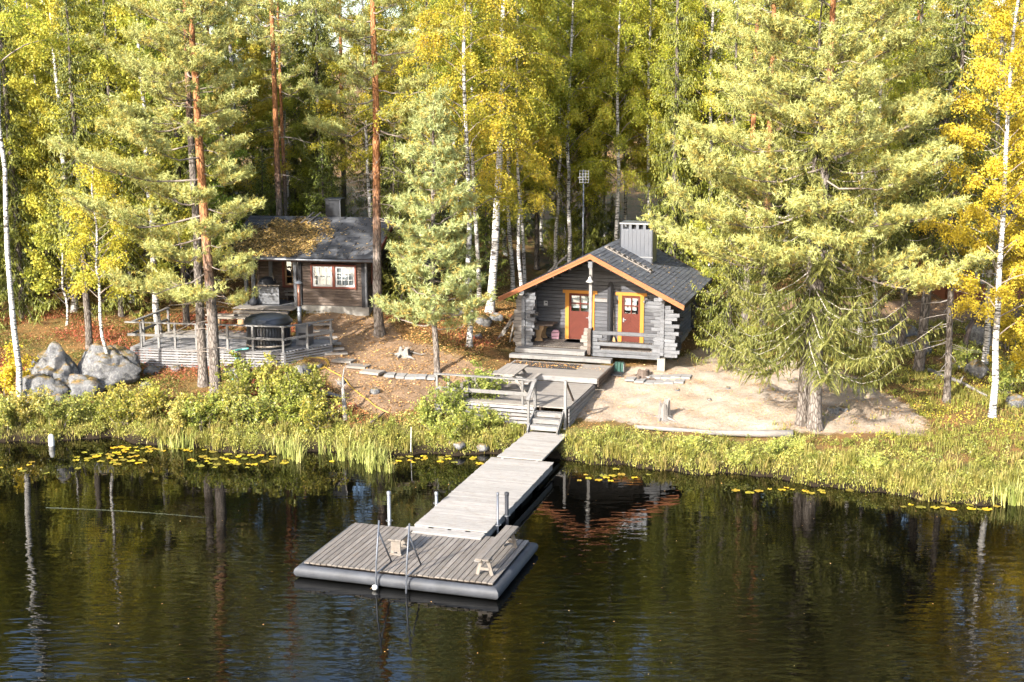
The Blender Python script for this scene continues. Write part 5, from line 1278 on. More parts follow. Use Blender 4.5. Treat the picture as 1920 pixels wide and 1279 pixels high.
# the forest: individuals in loose rows behind the cabins
frg = random.Random(77)
def clear(x, y):
    for fr, x0, x1, y0, y1 in ((FR, -4.6, 4.4, -9, 9.6), (FR, -5.2, 1.0, 9, 12.5), (FL, -8.2, 3.2, -8, 8.0), (FF, -1, 7.5, -2, 7)):
        dx, dy = x-fr.o[0], y-fr.o[1]; lx = dx*fr.e[0]+dy*fr.e[1]; ly = dx*fr.d[0]+dy*fr.d[1]
        if x0 < lx < x1 and y0 < ly < y1: return False
    if inpoly(np.array(x), np.array(y), ROAD): return False
    return all((x-a)**2+(y-b)**2 > 1.5**2 for a, b in TREES)
LAB = {'b': ('birch', 'birch tree', 'green and yellow birch', 'forest birches'),
       'y': ('birch', 'birch tree', 'yellow leaved birch', 'yellow forest birches'),
       'a': ('broadleaf_tree', 'tree', 'bushy yellow green broadleaf tree', 'forest broadleaf trees'),
       's': ('spruce', 'spruce tree', 'dark spruce', 'forest spruces'),
       'p': ('scots_pine', 'pine tree', 'tall pine crown', 'forest pines')}
def zone(px, y):
    a = ('at the left edge' if px < 130 else 'above the boulders' if px < 300 else 'behind the tub deck' if px < 440 else 'behind the brown cabin' if px < 700 else 'behind the young pine' if px < 880 else
         'left of the aerial' if px < 1085 else 'behind the chimney' if px < 1300 else 'behind the broad pine' if px < 1480 else 'right of the broad pine trunk' if px < 1680 else 'behind the leaning trunk' if px < 1800 else 'at the right edge')
    return a, ('nearest row' if y < 62 else 'second row' if y < 68 else 'third row' if y < 75 else 'deepest rows')
def kind(px, y, r):
    u = r.random()
    if px < 330: return 'a' if u < .80 else 's'
    if px < 560: return 'a' if u < .42 else 's' if u < .88 else 'p'
    if px < 840: return 's' if u < .55 else 'p' if u < .70 else 'b'
    if px < 1300: return 'b' if u < .80 else 's'
    if px < 1700: return 'b' if u < .42 else 's' if u < .86 else 'p'
    return 'y' if u < .5 else 's'
def forest(y0, y1, step, lim):
    y = y0
    while y < y1:
        half = y*0.46 + 3
        x = -half
        while x < half:
            xx, yy = x + frg.uniform(-1.1, 1.1), y + frg.uniform(-1.3, 1.3)
            px = 960 + xx/(yy*_cp+8*_sp)*FPX
            if yy - float(shore(xx)) > lim and clear(xx, yy) and not (px > 1560 and yy < 60.5):
                k = kind(px, yy, frg); nm, ct, lb, gr = LAB[k]
                me = {'b': frg.choice(BI), 'y': BY, 'a': frg.choice(AS), 's': SP[frg.choice([0, 0, 1, 1, 2])], 'p': frg.choice(PN)}[k]
                s = frg.uniform(.86, 1.08); c = frg.uniform(.85, 1.12); yl = frg.uniform(.8, 1.2); za, zr = zone(px, yy); lb = '%s %s, %s of the forest' % (lb, za, zr)
                if k in 'ab' and px < 330: yl = frg.uniform(1.0, 1.15)
                plant(nm, me, (xx, yy, G(xx, yy)-.05), frg.uniform(0, 6.28), (s*frg.uniform(.9, 1.1), s*frg.uniform(.9, 1.1), s), lb, ct, gr, (c*yl if k in 'ba' else c, c, c*.9))
            x += step
        y += step*.9
forest(48, 62, 3.0, 9.0)
forest(62, 81, 3.2, 9.0)
# undergrowth: young spruces and rowans along the forest edge
n_ = 0
for _ in range(400):
    yy = frg.uniform(50, 72); xx = frg.uniform(-yy*.45, yy*.45); px = 960 + xx/(yy*_cp+8*_sp)*FPX
    if yy - float(shore(xx)) < 11 or not clear(xx, yy): continue
    if 1380 < px < 1900 and yy < 60: continue
    if -4 < xx < 1 and yy < 60: continue
    n_ += 1
    if n_ > 60: break
    if frg.random() < .72: s = frg.uniform(.45, 1.1); plant('young_spruce', SS, (xx, yy, G(xx, yy)-.03), frg.uniform(0, 6.28), s, 'young dark spruce in the undergrowth ' + zone(px, yy)[0], 'young spruce', 'young spruces of the undergrowth', (.9, 1, .9))
    else: s = frg.uniform(.6, 1.2); plant('rowan', RW, (xx, yy, G(xx, yy)-.03), frg.uniform(0, 6.28), s, 'leafy rowan sapling in the undergrowth ' + zone(px, yy)[0], 'sapling', 'saplings of the undergrowth')

# ------------------------------------------------------------------ shore shrubs
def shrub(seed, h, r, nst, nleaf, mat='leaf_alder', leaf=.095, tl=0., th=1.):
    rg = rn(seed); w = Wood(); tips = []
    for i in range(nst):
        az = rg.uniform(0, 2*PI); sp = rg.uniform(.15, 1)*r; hh = h*rg.uniform(.55, 1.0)*(1.1-.35*sp/r); u = np.linspace(0, 1, 5); x0 = rg.normal(0, r*.25, 2)
        pth = np.stack([x0[0] + sp*u**1.3*math.cos(az), x0[1] + sp*u**1.3*math.sin(az), hh*u], 1) + rg.normal(0, .03, (5, 3)); pth[0, 2] = -.1
        w.tube(pth, .014*(1-u*.8), 4); tips.append(pth[1:])
        for k in range(4):
            s0 = pth[rg.integers(1, 5)]; e = s0 + np.array([rg.normal(0, .22), rg.normal(0, .22), rg.uniform(.05, .35)]); p2 = np.linspace(s0, e, 4); w.tube(p2, [.006, .005, .004, .003], 3); tips.append(p2)
    tips = np.array(tips); idx = rg.integers(0, len(tips), nleaf); q = rg.uniform(0, 2.999, nleaf); i0 = q.astype(int); f = (q-i0)[:, None]
    c = tips[idx, i0]*(1-f) + tips[idx, i0+1]*f + rg.normal(0, .06, (nleaf, 3)); c[:, 2] = np.maximum(c[:, 2], .06)
    d = unit(rsph(rg, nleaf) + np.array([0, 0, .3])); n = unit(rsph(rg, nleaf)*.8 + np.array([-.3, -.3, .8]))
    s = leaf*rg.uniform(.6, 1.2, nleaf); ti = np.clip(rg.uniform(tl, th, nleaf)*.7 + .3*rg.uniform(tl, th, len(tips))[idx], 0, 1)
    return {'stems': w.mesh('stems', 'twig'), 'foliage': poly_mesh('foliage', kites(c, d, n, s, s*.72), mat, ti)}
SH = [shrub(61, 1.25, .85, 16, 2600), shrub(62, .95, .8, 14, 2200, tl=.2), shrub(63, .7, .7, 14, 1800, tl=.35), shrub(64, 1.7, .75, 14, 2400, leaf=.10, th=.85)]
srg = random.Random(9)
shl = [(8, 800), (40, 795), (75, 790), (110, 800), (150, 785), (185, 790), (215, 775), (240, 800), (275, 795), (300, 775), (330, 800), (360, 790), (385, 805), (415, 795), (440, 780), (470, 800), (500, 790), (525, 800), (550, 785), (575, 800), (600, 805), (455, 755), (505, 755), (545, 750), (590, 770)]
for k, (px, py) in enumerate(shl):
    x, y, z = gp(px + srg.uniform(-8, 8), py + srg.uniform(-4, 6))
    plant('alder_shrub', SH[3 if px > 430 and py < 790 else srg.choice([0, 1, 2, 0])], (x, y, z), srg.uniform(0, 6), srg.uniform(.75, 1.1), '%s yellow green shrub %s' % ('tall' if py < 780 else 'low' if py > 797 else 'rounded', 'at the left end of the shore thicket' if px < 90 else 'in the thicket below the boulders' if px < 230 else 'in the thicket below the left deck end' if px < 350 else 'in the thicket below the twin pine trunks' if px < 450 else 'in the thicket below the hot tub' if px < 540 else 'at the right end of the shore thicket'), 'shrub', 'shrubs of the left shore thicket', (srg.uniform(.9, 1.15), 1, srg.uniform(.8, 1.1)))
for k, (px, py, m, s, lb) in enumerate([(905, 775, 3, 1.05, 'tall pale alder shrub growing through the terrace railing'), (845, 785, 3, .85, 'tall alder shrub left of the one at the terrace railing'), (800, 800, 0, .8, 'rounded alder shrub at the water below the yellow hose end'),
                                      (880, 810, 0, .8, 'leafy alder shrub at the waterline below the terrace'), (835, 825, 1, .8, 'low alder shrub hanging over the water below the terrace'), (925, 800, 2, .8, 'low shrub close to the gangway side of the terrace'),
                                      (1290, 845, 2, .6, 'small green shrub on the grassy bank below the fallen trunk'), (1450, 860, 1, .6, 'green shrub on the bank right of the fallen trunk end'), (1385, 870, 2, .6, 'low round shrub at the waterline below the spruce'), (1635, 880, 2, .6, 'low pale shrub at the waterline in the right half'),
                                      (1495, 845, 2, .55, 'yellowish shrub at the roots of the spruce'), (1880, 740, 0, .9, 'shrub beneath the golden birch at the right edge'), (1800, 690, 1, .9, 'green shrub between the grey trunk and the golden birch')]):
    x, y, z = gp(px, py); plant('alder_shrub', SH[m], (x, y, z), srg.uniform(0, 6), s, lb, 'shrub', None, (.95, 1.05, 1.0))
YS = shrub(65, 1.6, .7, 12, 2000, 'leaf_yellow', leaf=.10)
for px, py, s, lb in ((15, 745, 1.1, 'bright yellow sapling at the far left edge'), (55, 735, .8, 'smaller yellow sapling right of the one at the left edge'), (1905, 720, 1.2, 'yellow bush below the golden birch'), (1890, 655, 1.2, 'yellow bush behind the golden birch trunk')):
    x, y, z = gp(px, py); plant('yellow_sapling', YS, (x, y, z), srg.uniform(0, 6), s, lb, 'sapling')

# ------------------------------------------------------------------ ground cover (uncountable)
def scatter(n, xr, yr, f, seed):
    rg = rn(seed); x = rg.uniform(*xr, n); y = rg.uniform(*yr, n); k = rg.uniform(0, 1, n) < f(x, y); return rg, x[k], y[k]
def patchy(x, y): return .5 + .25*np.sin(x*1.3+y*.8) + .25*np.sin(x*.6-y*1.9+2)
def stuff(name, me, label): return tag(link(bpy.data.objects.new(name, me)), label, kind='stuff')
# grass of the bank: curved blades in tufts
def tufts(cx, cy, rg, per, ln, spread, mat, name, label, zoff=0.0, tl=0, th=1, fixed=None):
    n = len(cx)*per; X_ = np.repeat(cx, per) + rg.normal(0, spread, n); Y_ = np.repeat(cy, per) + rg.normal(0, spread, n)
    Z_ = (ground(X_, Y_) if fixed is None else np.full(n, fixed)) + zoff - .02
    L = np.repeat(ln*rg.uniform(.6, 1.2, len(cx)), per)*rg.uniform(.6, 1.1, n); az = rg.uniform(0, 2*PI, n); lean = rg.uniform(.15, .75, n)
    hd = np.stack([np.cos(az), np.sin(az), np.zeros(n)], 1); sd_ = np.stack([-np.sin(az), np.cos(az), np.zeros(n)], 1)*(rg.uniform(.009, .017, n)[:, None])
    b = np.stack([X_, Y_, Z_], 1); up = np.array([0, 0, 1.])
    m = b + hd*(L*lean*.35)[:, None] + up*(L*.62)[:, None]; e = b + hd*(L*lean)[:, None] + up*(L*(1-.35*lean))[:, None]
    A = np.stack([b-sd_, b+sd_, m+sd_*.8, m-sd_*.8], 1); B = np.stack([m-sd_*.8, m+sd_*.8, e+sd_*.1, e-sd_*.1], 1)
    ti = np.clip(np.repeat(rg.uniform(tl, th, len(cx)), per)*.6 + rg.uniform(tl, th, n)*.4, 0, 1)
    return stuff(name, poly_mesh(name, np.concatenate([A, B]), mat, np.concatenate([ti, ti])), label)
def offdeck(x, y):
    dx, dy = x-FR.o[0], y-FR.o[1]; lx = dx*FR.e[0]+dy*FR.e[1]; ly = dx*FR.d[0]+dy*FR.d[1]
    return ~(((lx > -.75) & (lx < 1.0) & (ly > -11) & (ly < -6.5)) | ((lx > -4.3) & (lx < .9) & (ly > -6.9) & (ly < 8)))
def offsand(x, y): return ~(inpoly(x, y, SAND) | inpoly(x, y, DIRT)) | ((np.sin(x*31.7+y*17.3)*43758.5) % 1 < .035)
rg, x, y = scatter(30000, (1.2, 22), (34, 46), lambda x, y: np.clip(1.05-(y-shore(x))/np.interp(x, [1, 6, 10, 14, 22], [2.3, 1.9, 2.4, 4.5, 6]), 0, 1)*((y-shore(x)) > .1)*offdeck(x, y)*offsand(x, y)*(.35+.65*patchy(x, y))*.8, 71)
tufts(x, y, rg, 8, .20, .10, 'grass', 'bank_grass', 'short green and straw coloured grass on the right bank', th=1)
k = rg.uniform(0, 1, len(x)) < .13*(patchy(x*2.1, y*2.3) > .5)+.02
tufts(x[k], y[k], rg, 26, .50, .08, 'grass', 'grass_clumps', 'long arching grass clumps on the right bank', tl=.1, th=1)
rg, x, y = scatter(20000, (-22, 1.2), (40.5, 48), lambda x, y: np.clip(1.1-(y-shore(x))/2.6, 0, 1)*((y-shore(x)) > .1)*offdeck(x, y)*(.3+.7*patchy(x, y))*.55, 72)
k = rg.uniform(0, 1, len(x)) < .10
tufts(x[k], y[k], rg, 24, .50, .08, 'grass', 'grass_clumps', 'long arching grass clumps on the left bank', tl=.1, th=1)
tufts(x, y, rg, 8, .20, .10, 'grass', 'bank_grass', 'tufted yellow green grass on the left bank', th=1)
rg, x, y = scatter(16000, (9, 24), (40, 60), lambda x, y: offdeck(x, y)*offsand(x, y)*~inpoly(x, y, ROAD)*((y-shore(x)) > 3)*patchy(x, y)*.5, 73)
tufts(x, y, rg, 8, .30, .08, 'grass', 'slope_grass', 'grass and herbs on the wooded slope at the right', tl=.1, th=.8)
# sedge standing in the shallow water
rg = rn(74); cx, cy = [], []
for px, py, n in ((690, 868, 26), (660, 862, 12), (525, 850, 16), (705, 885, 10), (545, 862, 10), (1905, 945, 40), (1850, 935, 20), (640, 850, 14), (330, 842, 10), (1790, 925, 16)):
    q = wp(px, py); cx += list(q[0] + rg.normal(0, .35, n)); cy += list(q[1] + rg.normal(0, .18, n))
tufts(np.array(cx), np.array(cy), rg, 7, .75, .06, 'reed', 'sedge', 'arching sedge standing in the shallow water', fixed=0.0)
# lingonberry and heather carpet on the left slope and between the trees
rg, x, y = scatter(190000, (-24, 2), (43, 57), lambda x, y: ((y-shore(x)) > 1.6)*offdeck(x, y)*~inpoly(x, y, DIRT)*np.clip(patchy(x, y)*1.3-.25, 0, 1)*np.where(x < -8, 1, .42), 75)
n = len(x); c = np.stack([x, y, ground(x, y) + rg.uniform(.0, .16, n)], 1); d = unit(rsph(rg, n)+np.array([0, 0, .5])); s = rg.uniform(.05, .10, n)
stuff('heath', poly_mesh('heath', kites(c, d, unit(rsph(rg, n)*.6+np.array([0, 0, 1])), s, s*.7), 'heath', np.clip(.55*(.5+.5*np.sin(x*.8+y*1.1+1)) + rg.uniform(0, .5, n), 0, 1)), 'red brown heather and berry shrubs carpeting the left slope')
rg, x, y = scatter(70000, (8, 26), (41, 60), lambda x, y: ((y-shore(x)) > 4)*offsand(x, y)*~inpoly(x, y, ROAD)*np.clip(patchy(x*1.1, y*1.4)*1.3-.2, 0, 1)*.8, 84)
n = len(x); c = np.stack([x, y, ground(x, y) + rg.uniform(.0, .14, n)], 1); s = rg.uniform(.05, .10, n)
stuff('slope_moss', poly_mesh('slope_moss', kites(c, unit(rsph(rg, n)+np.array([0, 0, .4])), unit(rsph(rg, n)*.6+np.array([0, 0, 1])), s, s*.7), 'leaf_green', np.clip(.6*(.5+.5*np.sin(x*.9+y*1.3)) + rg.uniform(0, .45, n), 0, 1)), 'mossy bilberry carpet on the sunlit slope at the right')
# small leafy herbs mixed into the bank grass
rg = rn(81); nc = 900; cx = rg.uniform(-22, 22, nc); cy = shore(cx) + .15 + rg.uniform(.0, 1, nc)**1.3*np.interp(cx, [-22, 0, 8, 14, 22], [2.6, 2.2, 2.2, 4.5, 6]); kk = offdeck(cx, cy) & offsand(cx, cy); cx, cy = cx[kk], cy[kk]; per = 60; n = len(cx)*per
hh = np.repeat(rg.uniform(.12, .42, len(cx)), per); rr = np.repeat(rg.uniform(.12, .34, len(cx)), per); q = rsph(rg, n)*rg.uniform(.3, 1, n)[:, None]**.5
x = np.repeat(cx, per) + q[:, 0]*rr; y = np.repeat(cy, per) + q[:, 1]*rr; c = np.stack([x, y, ground(x, y) + .03 + hh*np.abs(q[:, 2])], 1); s = rg.uniform(.035, .075, n)
stuff('bank_herbs', poly_mesh('bank_herbs', kites(c, unit(rsph(rg, n)+np.array([0, 0, .4])), unit(rsph(rg, n)*.7+np.array([-.2, -.2, .8])), s, s*.7), 'leaf_alder', np.clip(np.repeat(rg.uniform(0, .9, len(cx)), per)*.6+rg.uniform(0, .4, n), 0, 1)), 'low leafy herbs along the lake bank')
# fallen leaves
def litter(name, x, y, rg, lift, label, zf=None, mat='litter', size=(.04, .085)):
    n = len(x); z = ground(x, y) if zf is None else zf
    c = np.stack([x, y, z + rg.uniform(min(.012, lift*.5), lift, n)], 1); az = rg.uniform(0, 2*PI, n); d = np.stack([np.cos(az), np.sin(az), rg.normal(0, .25, n)], 1); s = rg.uniform(*size, n)
    return stuff(name, poly_mesh(name, kites(c, unit(d), unit(np.array([0, 0, 1.])+rg.normal(0, .3, (n, 3))), s, s*.75), mat, rg.uniform(0, 1, n)), label)
rg, x, y = scatter(130000, (-24, 26), (42, 66), lambda x, y: ((y-shore(x)) > 1.8)*(.25+.75*patchy(x*1.7, y*1.5))*np.where(inpoly(x, y, SAND), .035, np.where(inpoly(x, y, DIRT), .55, np.where((x > -8) & (x < 1) & (y < 60), 1, .6))), 76)
litter('fallen_leaves', x, y, rg, .04, 'orange and brown fallen leaves on the ground')
rg, x, y = scatter(60000, (0, 18), (40, 56), lambda x, y: inpoly(x, y, SAND)*np.clip(patchy(x*2.3, y*2.1)*1.4-.25, 0, 1), 82)
litter('sand_debris', x, y, rg, .02, 'needles, cone scales and leaf crumbs on the sandy yard', size=(.02, .06))
rg, x, y = scatter(30000, (-8.5, .8), (43.5, 59), lambda x, y: ((y-shore(x)) > 1.5)*offdeck(x, y)*np.where(inpoly(x, y, DIRT), .35, 1)*(.3+.7*patchy(x*2.3+1, y*1.9)), 83)
litter('fallen_leaves', x, y, rg, .06, 'thick orange leaf litter on the slope between the cabins', size=(.05, .11))
# leaves on the brown cabin's roof
rg = rn(77); n = 26000; lx = rg.uniform(XL+.05, XR-.05, n); v = rg.uniform(0, 1, n)
pile = np.clip(1.2 - ((lx+4.55-.7*v)/2.15)**2 - ((v-.38)/.55)**2 + .25*np.sin(lx*5+v*9), 0, 1) + .035
k = rg.uniform(0, 1, n) < np.where(pile > .06, np.minimum(1, pile*1.4), .012); lx, v = lx[k], v[k]; ly = EY + (RY-EY)*v; wx = FL.o[0]+lx*FL.e[0]+ly*FL.d[0]; wy = FL.o[1]+lx*FL.e[1]+ly*FL.d[1]
litter('roof_leaves', wx, wy, rg, .07, 'tan fallen leaves and moss matted on the brown cabin roof', EZ+(RZ-EZ)*v+.012, 'litter_roof', (.06, .12))
rg = rn(78); n = 260; lx = rg.uniform(XC+.1, XC+HW, n); ly = rg.uniform(Y0+.1, Y1-.1, n); wx = FR.o[0]+lx*FR.e[0]+ly*FR.d[0]; wy = FR.o[1]+lx*FR.e[1]+ly*FR.d[1]
litter('roof_leaves', wx, wy, rg, .03, 'scattered tan leaves on the grey cabin roof', np.array([roofz(a) for a in lx])+.02, 'litter_roof', (.03, .07))
rg = rn(79); n = 420; lx = np.where(rg.uniform(0, 1, n) < .6, rg.uniform(-3.0, -.3, n), rg.uniform(-4.1, .8, n)); ly = np.where(lx > -3.0, rg.uniform(-1.5, -.5, n), rg.uniform(-6, -3, n)); 
wx = FR.o[0]+lx*FR.e[0]+ly*FR.d[0]; wy = FR.o[1]+lx*FR.e[1]+ly*FR.d[1]; litter('terrace_leaves', wx, wy, rg, .02, 'brown leaves scattered on the terrace and its black mat', np.where(ly > -2.7, 1.475, 1.25), size=(.04, .08))
rg = rn(80); n = 230; y_ = rg.uniform(24, 41, n); x_ = rg.uniform(-.42, .42, n)*y_; kk = y_ < shore(x_)-.2; x_, y_ = x_[kk], y_[kk]
litter('floating_leaves', x_, y_, rg, .006, 'tiny yellow leaves floating on the dark water', np.zeros(len(x_)), size=(.02, .045))
# ------------------------------------------------------------------ lily pads
def padmesh(seed):
    rg = rn(seed); k = 14; w = np.linspace(.22, 2*PI-.22, k); r = 1+rg.normal(0, .03, k)
    vs = [(0.12, 0, .004)] + [(r[i]*math.cos(w[i]), r[i]*.9*math.sin(w[i]), .004+.03*rg.uniform()*(i % 3 == 0)) for i in range(k)]
    return to_mesh('lily_pad', vs, [(0, i, i+1) for i in range(1, k)], 'pad', False, np.full(k-1, rg.uniform(0, 1)))
PM = [padmesh(i) for i in range(5)]
lrg = random.Random(4); PADS = []
for (px, py, sx, sy, n, lb) in ((205, 858, 50, 10, 30, 'yellow lily pad in the cluster below the boulders'), (430, 862, 85, 11, 34, 'yellow lily pad in the cluster below the shore thicket'), (300, 842, 110, 6, 16, 'yellow lily pad close to the left bank'),
                               (790, 862, 110, 7, 24, 'yellow lily pad in the row below the terrace shrubs'), (1120, 893, 75, 12, 12, 'yellow lily pad beside the jetty under the right bank'), (1480, 922, 120, 6, 12, 'yellow lily pad off the right bank below the spruce'), (1800, 948, 90, 8, 12, 'yellow lily pad at the sedge in the right corner'),
                               (60, 880, 60, 10, 8, 'yellow lily pad drifting off the left bank')):
    for _ in range(n):
        for _t in range(12):
            q = wp(px+lrg.gauss(0, .6)*sx, py+lrg.gauss(0, .6)*sy); r = lrg.uniform(.08, .165)
            if q[1] < float(shore(q[0]))-.05 and offdeck(np.array(q[0]), np.array(q[1])) and all((q[0]-a)**2+(q[1]-b)**2 > (r+c)**2*.7 for a, b, c in PADS): break
        else: continue
        PADS.append((q[0], q[1], r)); o = bpy.data.objects.new('lily_pad', lrg.choice(PM)); o.location = (q[0], q[1], .004); o.rotation_euler = (0, 0, lrg.uniform(0, 6.28)); o.scale = (r, r, 1); o.color = (1, lrg.uniform(.8, 1.1), 1, 1); link(o); tag(o, lb, 'lily pad', 'lily pads')

# ------------------------------------------------------------------ boulders, stones, stumps, driftwood
def rock(name, px, py, size, seed, label, cat='boulder', sink=.3, sub=4, group=None, rz=0.0, at=None):
    import bmesh
    bm = bmesh.new(); bmesh.ops.create_icosphere(bm, subdivisions=sub, radius=1.0); off = Vector((seed*7.3, seed*3.1, seed*1.7))
    for v in bm.verts:
        p = v.co.normalized(); d = 1 + .34*noise.noise(p*1.1+off) + .17*noise.noise(p*2.4+off) + .07*noise.noise(p*5.5+off) - .16*max(0, .22-abs(noise.noise(p*1.6+off*1.3)))/.22*.5 + .03*noise.noise(p*11+off)
        q = p*d
        for k in range(5):                     # flat fracture faces
            nrm = Vector((math.sin(seed*2.1+k*2.3), math.cos(seed*1.3+k*1.9), math.sin(k*1.7+seed)*.6)).normalized(); e = q.dot(nrm) - .80
            if e > 0: q -= nrm*e*.8
        v.co = Vector((q.x*size[0], q.y*size[1], q.z*size[2]))
    me = bpy.data.meshes.new(name); bm.to_mesh(me); bm.free(); me.materials.append(M['rock'])
    me.polygons.foreach_set('use_smooth', [True]*len(me.polygons))
    o = bpy.data.objects.new(name, me); g = gp(px, py) if at is None else (at[0], at[1], G(*at)); o.location = (g[0], g[1], g[2]+size[2]*(1-2*sink)); o.rotation_euler = (0, 0, rz); link(o); return tag(o, label, cat, group)
bx = gp(100, 715)
rock('boulder', 0, 0, (1.15, 1.0, 1.1), 1, 'largest grey boulder with rust streaks left of the tub deck', at=(-17.55, 47.9), sink=.27, sub=5)
rock('boulder', 0, 0, (1.25, 1.0, 1.0), 2, 'broad grey boulder right of the largest one, touching the deck', at=(-15.75, 48.5), sink=.30, sub=5)
rock('boulder', 0, 0, (.95, .8, .62), 3, 'low grey boulder in front of the two big ones', at=(-17.5, 46.9), sink=.25)
rock('boulder', 0, 0, (.8, .6, .5), 4, 'flat boulder between the big ones and the thin birch', at=(-16.2, 47.3), sink=.3)
for k, (px, py, s, lb) in enumerate([(60, 755, .40, 'grey stone at the foot of the left birch'), (108, 752, .45, 'pale stone below the largest boulder'), (15, 770, .5, 'grey stone at the left picture edge'), (285, 700, .32, 'stone with green tuft below the deck slats'),
                                     (330, 695, .22, 'small upright stone under the deck slats'), (275, 725, .20, 'small pale stone in the heather'), (240, 720, .18, 'little stone near the thin birch'), (445, 705, .50, 'grey rock under the turquoise hose'),
                                     (562, 705, .48, 'pale upright rock below the deck corner'), (580, 692, .24, 'smaller rock beside the pale upright one'), (595, 690, .18, 'little grey rock by the coiled hose'), (703, 737, .20, 'lone stone on the bare slope'), (905, 607, .40, 'grey rock left of the cabin by the birch roots'),
                                     (895, 635, .22, 'small stone on the leafy slope left of the cabin'), (930, 600, .30, 'mossy stone at the left cabin corner'), (1365, 730, .10, 'small pale stone on the sand'), (1330, 752, .09, 'flat pale stone on the sand near the stump'), (1270, 733, .08, 'tiny white stone on the sand'),
                                     (1563, 773, .22, 'pale mossy stone right of the spruce trunk'), (1580, 770, .16, 'second mossy stone right of the spruce trunk'), (1690, 640, .8, 'dark rock heap below the track'), (1720, 660, .6, 'lower dark rock beside the leaning trunk'),
                                     (1850, 640, .9, 'rounded boulder behind the golden birch trunk'), (1830, 700, .5, 'pale rock slab on the mossy slope'), (1790, 690, .35, 'small pale rock on the mossy slope'), (862, 838, .22, 'dark round stone at the waterline under the shrubs'), (905, 845, .20, 'wet stone at the waterline near the jetty'), (1905, 760, .4, 'grey stone at the right edge'),
                                     (640, 720, .16, 'grey stone beside the yellow hose'), (870, 590, .35, 'grey rock at the birch roots')]):
    rock('stone', px, py, (s*1.15, s, s*.75), 20+k, lb, 'stone', .35, 3, None, k*1.3)
def stump(px, py, h, r, label, mat='dead_wood', jag=.35):
    g = gp(px, py); rg = rn(px); n = 14; m = MB(); rings = []
    o = empty('tree_stump', g, 0, label, 'stump')
    prof = [(1.7, -.1), (1.35, .03), (1.05, .25), (.95, .6), (.9, 1.0)]
    vs = []
    for i, (f, z) in enumerate(prof):
        for k in range(n):
            w = 2*PI*k/n; rr = r*f*(1+.16*math.sin(3*w+px)+.08*math.sin(5*w)); zz = z*h*(1 + (jag*rg.uniform(-1, 1) if i == 4 else 0)); vs.append((rr*math.cos(w), rr*math.sin(w), zz))
    vs.append((0, 0, h*.72)); fs = [(i*n+k, i*n+(k+1) % n, (i+1)*n+(k+1) % n, (i+1)*n+k) for i in range(4) for k in range(n)] + [(4*n+k, 4*n+(k+1) % n, 5*n) for k in range(n)]
    m.add(vs, fs).build('body', mat, o)
    for k in range(5):
        w = k*1.256+.3; MB().tube([(r*.8*math.cos(w), r*.8*math.sin(w), .10*h), (r*2*math.cos(w+.1), r*2*math.sin(w+.1), .01), (r*2.9*math.cos(w+.2), r*2.9*math.sin(w+.2), -.06)], [r*.28, r*.2, r*.08], 6).build('root', mat, o, True)
stump(1245, 785, .55, .20, 'pale weathered stump on the sand near the bank')
stump(1207, 708, .28, .24, 'low dark stump beside the paving slabs', 'log_brown', .2)
stump(758, 668, .30, .22, 'dead root stump on the leafy slope between the cabins')
stump(528, 735, .65, .25, 'split grey stump among the shore shrubs below the tub deck')
def driftlog(name, pts, r, label, mat='dead_wood', branches=(), cat='log'):
    P = [Vector((p[0], p[1], p[2])) for p in pts]; b = P[0].copy(); o = empty(name, b, 0, label, cat); n = len(P)
    MB().tube([p-b for p in P], [r*(1-.55*i/(n-1))*(1+.08*math.sin(i*2.1)) for i in range(n)], 10).build('trunk', mat, o, True)
    for (i, d, L) in branches: MB().tube([P[i]-b, P[i]-b+Vector(d)*L*.5+Vector((0, 0, .03)), P[i]-b+Vector(d)*L], [r*.45, r*.3, r*.1], 6).build('branch', mat, o, True)
    return o
def gl(px, py, k=0.1): q = gp(px, py); return (q[0], q[1], q[2]+k)
driftlog('driftwood_log', [gl(1487, 822, .14), gl(1420, 821, .13), gl(1340, 818, .11), gl(1260, 812, .10), gl(1190, 805, .08)], .135, 'long bleached fallen trunk lying along the bank', branches=[(3, (.1, -.4, -.3), .3)])
driftlog('driftwood_log', [gl(592, 742, .12), gl(615, 745, .13), gl(642, 752, .12)], .12, 'short bleached log on the slope below the hose coil')
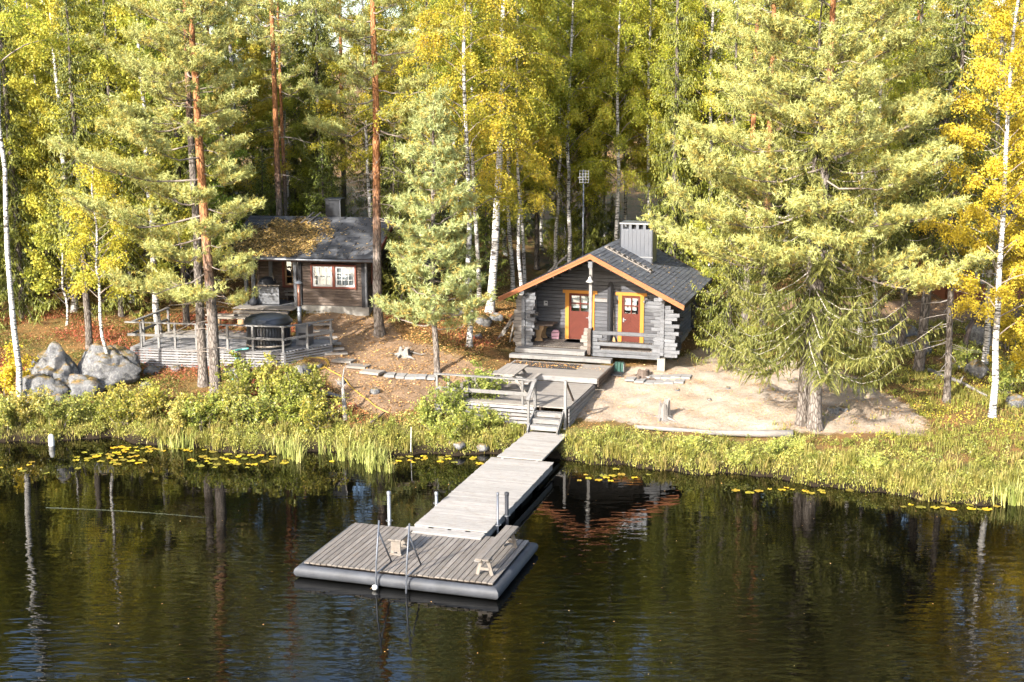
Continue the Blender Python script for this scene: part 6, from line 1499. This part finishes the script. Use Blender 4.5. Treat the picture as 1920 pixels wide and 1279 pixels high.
driftlog('dead_snag', [gl(648, 790, 0), gl(646, 782, .45), gl(644, 775, .9), gl(645, 770, 1.25)], .09, 'grey broken snag standing beside the driftwood log', branches=[(2, (-.5, 0, .6), .55), (3, (.15, 0, .9), .4), (2, (.4, .1, .5), .4)], cat='snag')
driftlog('dead_branch', [gl(692, 798, .05), gl(706, 790, .08), gl(722, 780, .12)], .05, 'thin dead branch lying on the grassy bank', 'log_brown', [(1, (.4, .2, .2), .5)], 'branch')
driftlog('fallen_branch', [gl(1740, 700, .1), gl(1800, 722, .1), gl(1850, 748, .1)], .09, 'grey fallen trunk on the slope behind the grey spruce', branches=[(1, (.3, .2, .4), .6)])
driftlog('mossy_trunk', [gl(1808, 690, -.05), gl(1808, 682, .9), gl(1822, 665, 1.7), gl(1850, 640, 2.0)], .12, 'mossy bent stem leaning over the rocks at the right', 'log_brown', cat='trunk')
driftlog('root_snag', [gl(740, 668, .04), gl(765, 664, .10), gl(790, 668, .05)], .06, 'tangled grey root lying by the dead stump', branches=[(1, (.3, .5, .3), .6), (1, (-.4, .3, .4), .5), (0, (-.5, -.2, .2), .5), (2, (.5, -.2, .1), .4)], cat='root')
driftlog('pale_stick', [gl(385//4+8, 728, .05), gl(125, 718, .2), gl(140, 700, .42)], .03, 'pale bent stick leaning on the low boulder', 'pale_wood', cat='stick')
q = wp(770, 852); o = driftlog('depth_stick', [(q[0], q[1], -.6), (q[0]+.01, q[1], .2), (q[0]+.03, q[1], .95)], .022, 'thin white stick standing in the shallow water', 'white', cat='stick')
q = wp(97, 836); o = empty('marker_post', (q[0], q[1], -.3), 0, 'short white marker post at the water edge on the left', 'post')
MB().lathe([(.0, 0), (.10, 0), (.105, .3), (.10, .62), (.06, .70), (0, .72)], 12).build('post', 'white', o, True); MB().lathe([(.112, 0), (.112, .06)], 12, (0, 0, .45)).build('band', 'rope', o, True)
A_, B_ = wp(86, 953), wp(392, 972)
driftlog('float_line', [(A_[0]+(B_[0]-A_[0])*k/8, A_[1]+(B_[1]-A_[1])*k/8+.12*math.sin(k/8*PI), .01) for k in range(9)], .005, 'thin floating line stretched across the dark water', 'line', cat='rope')
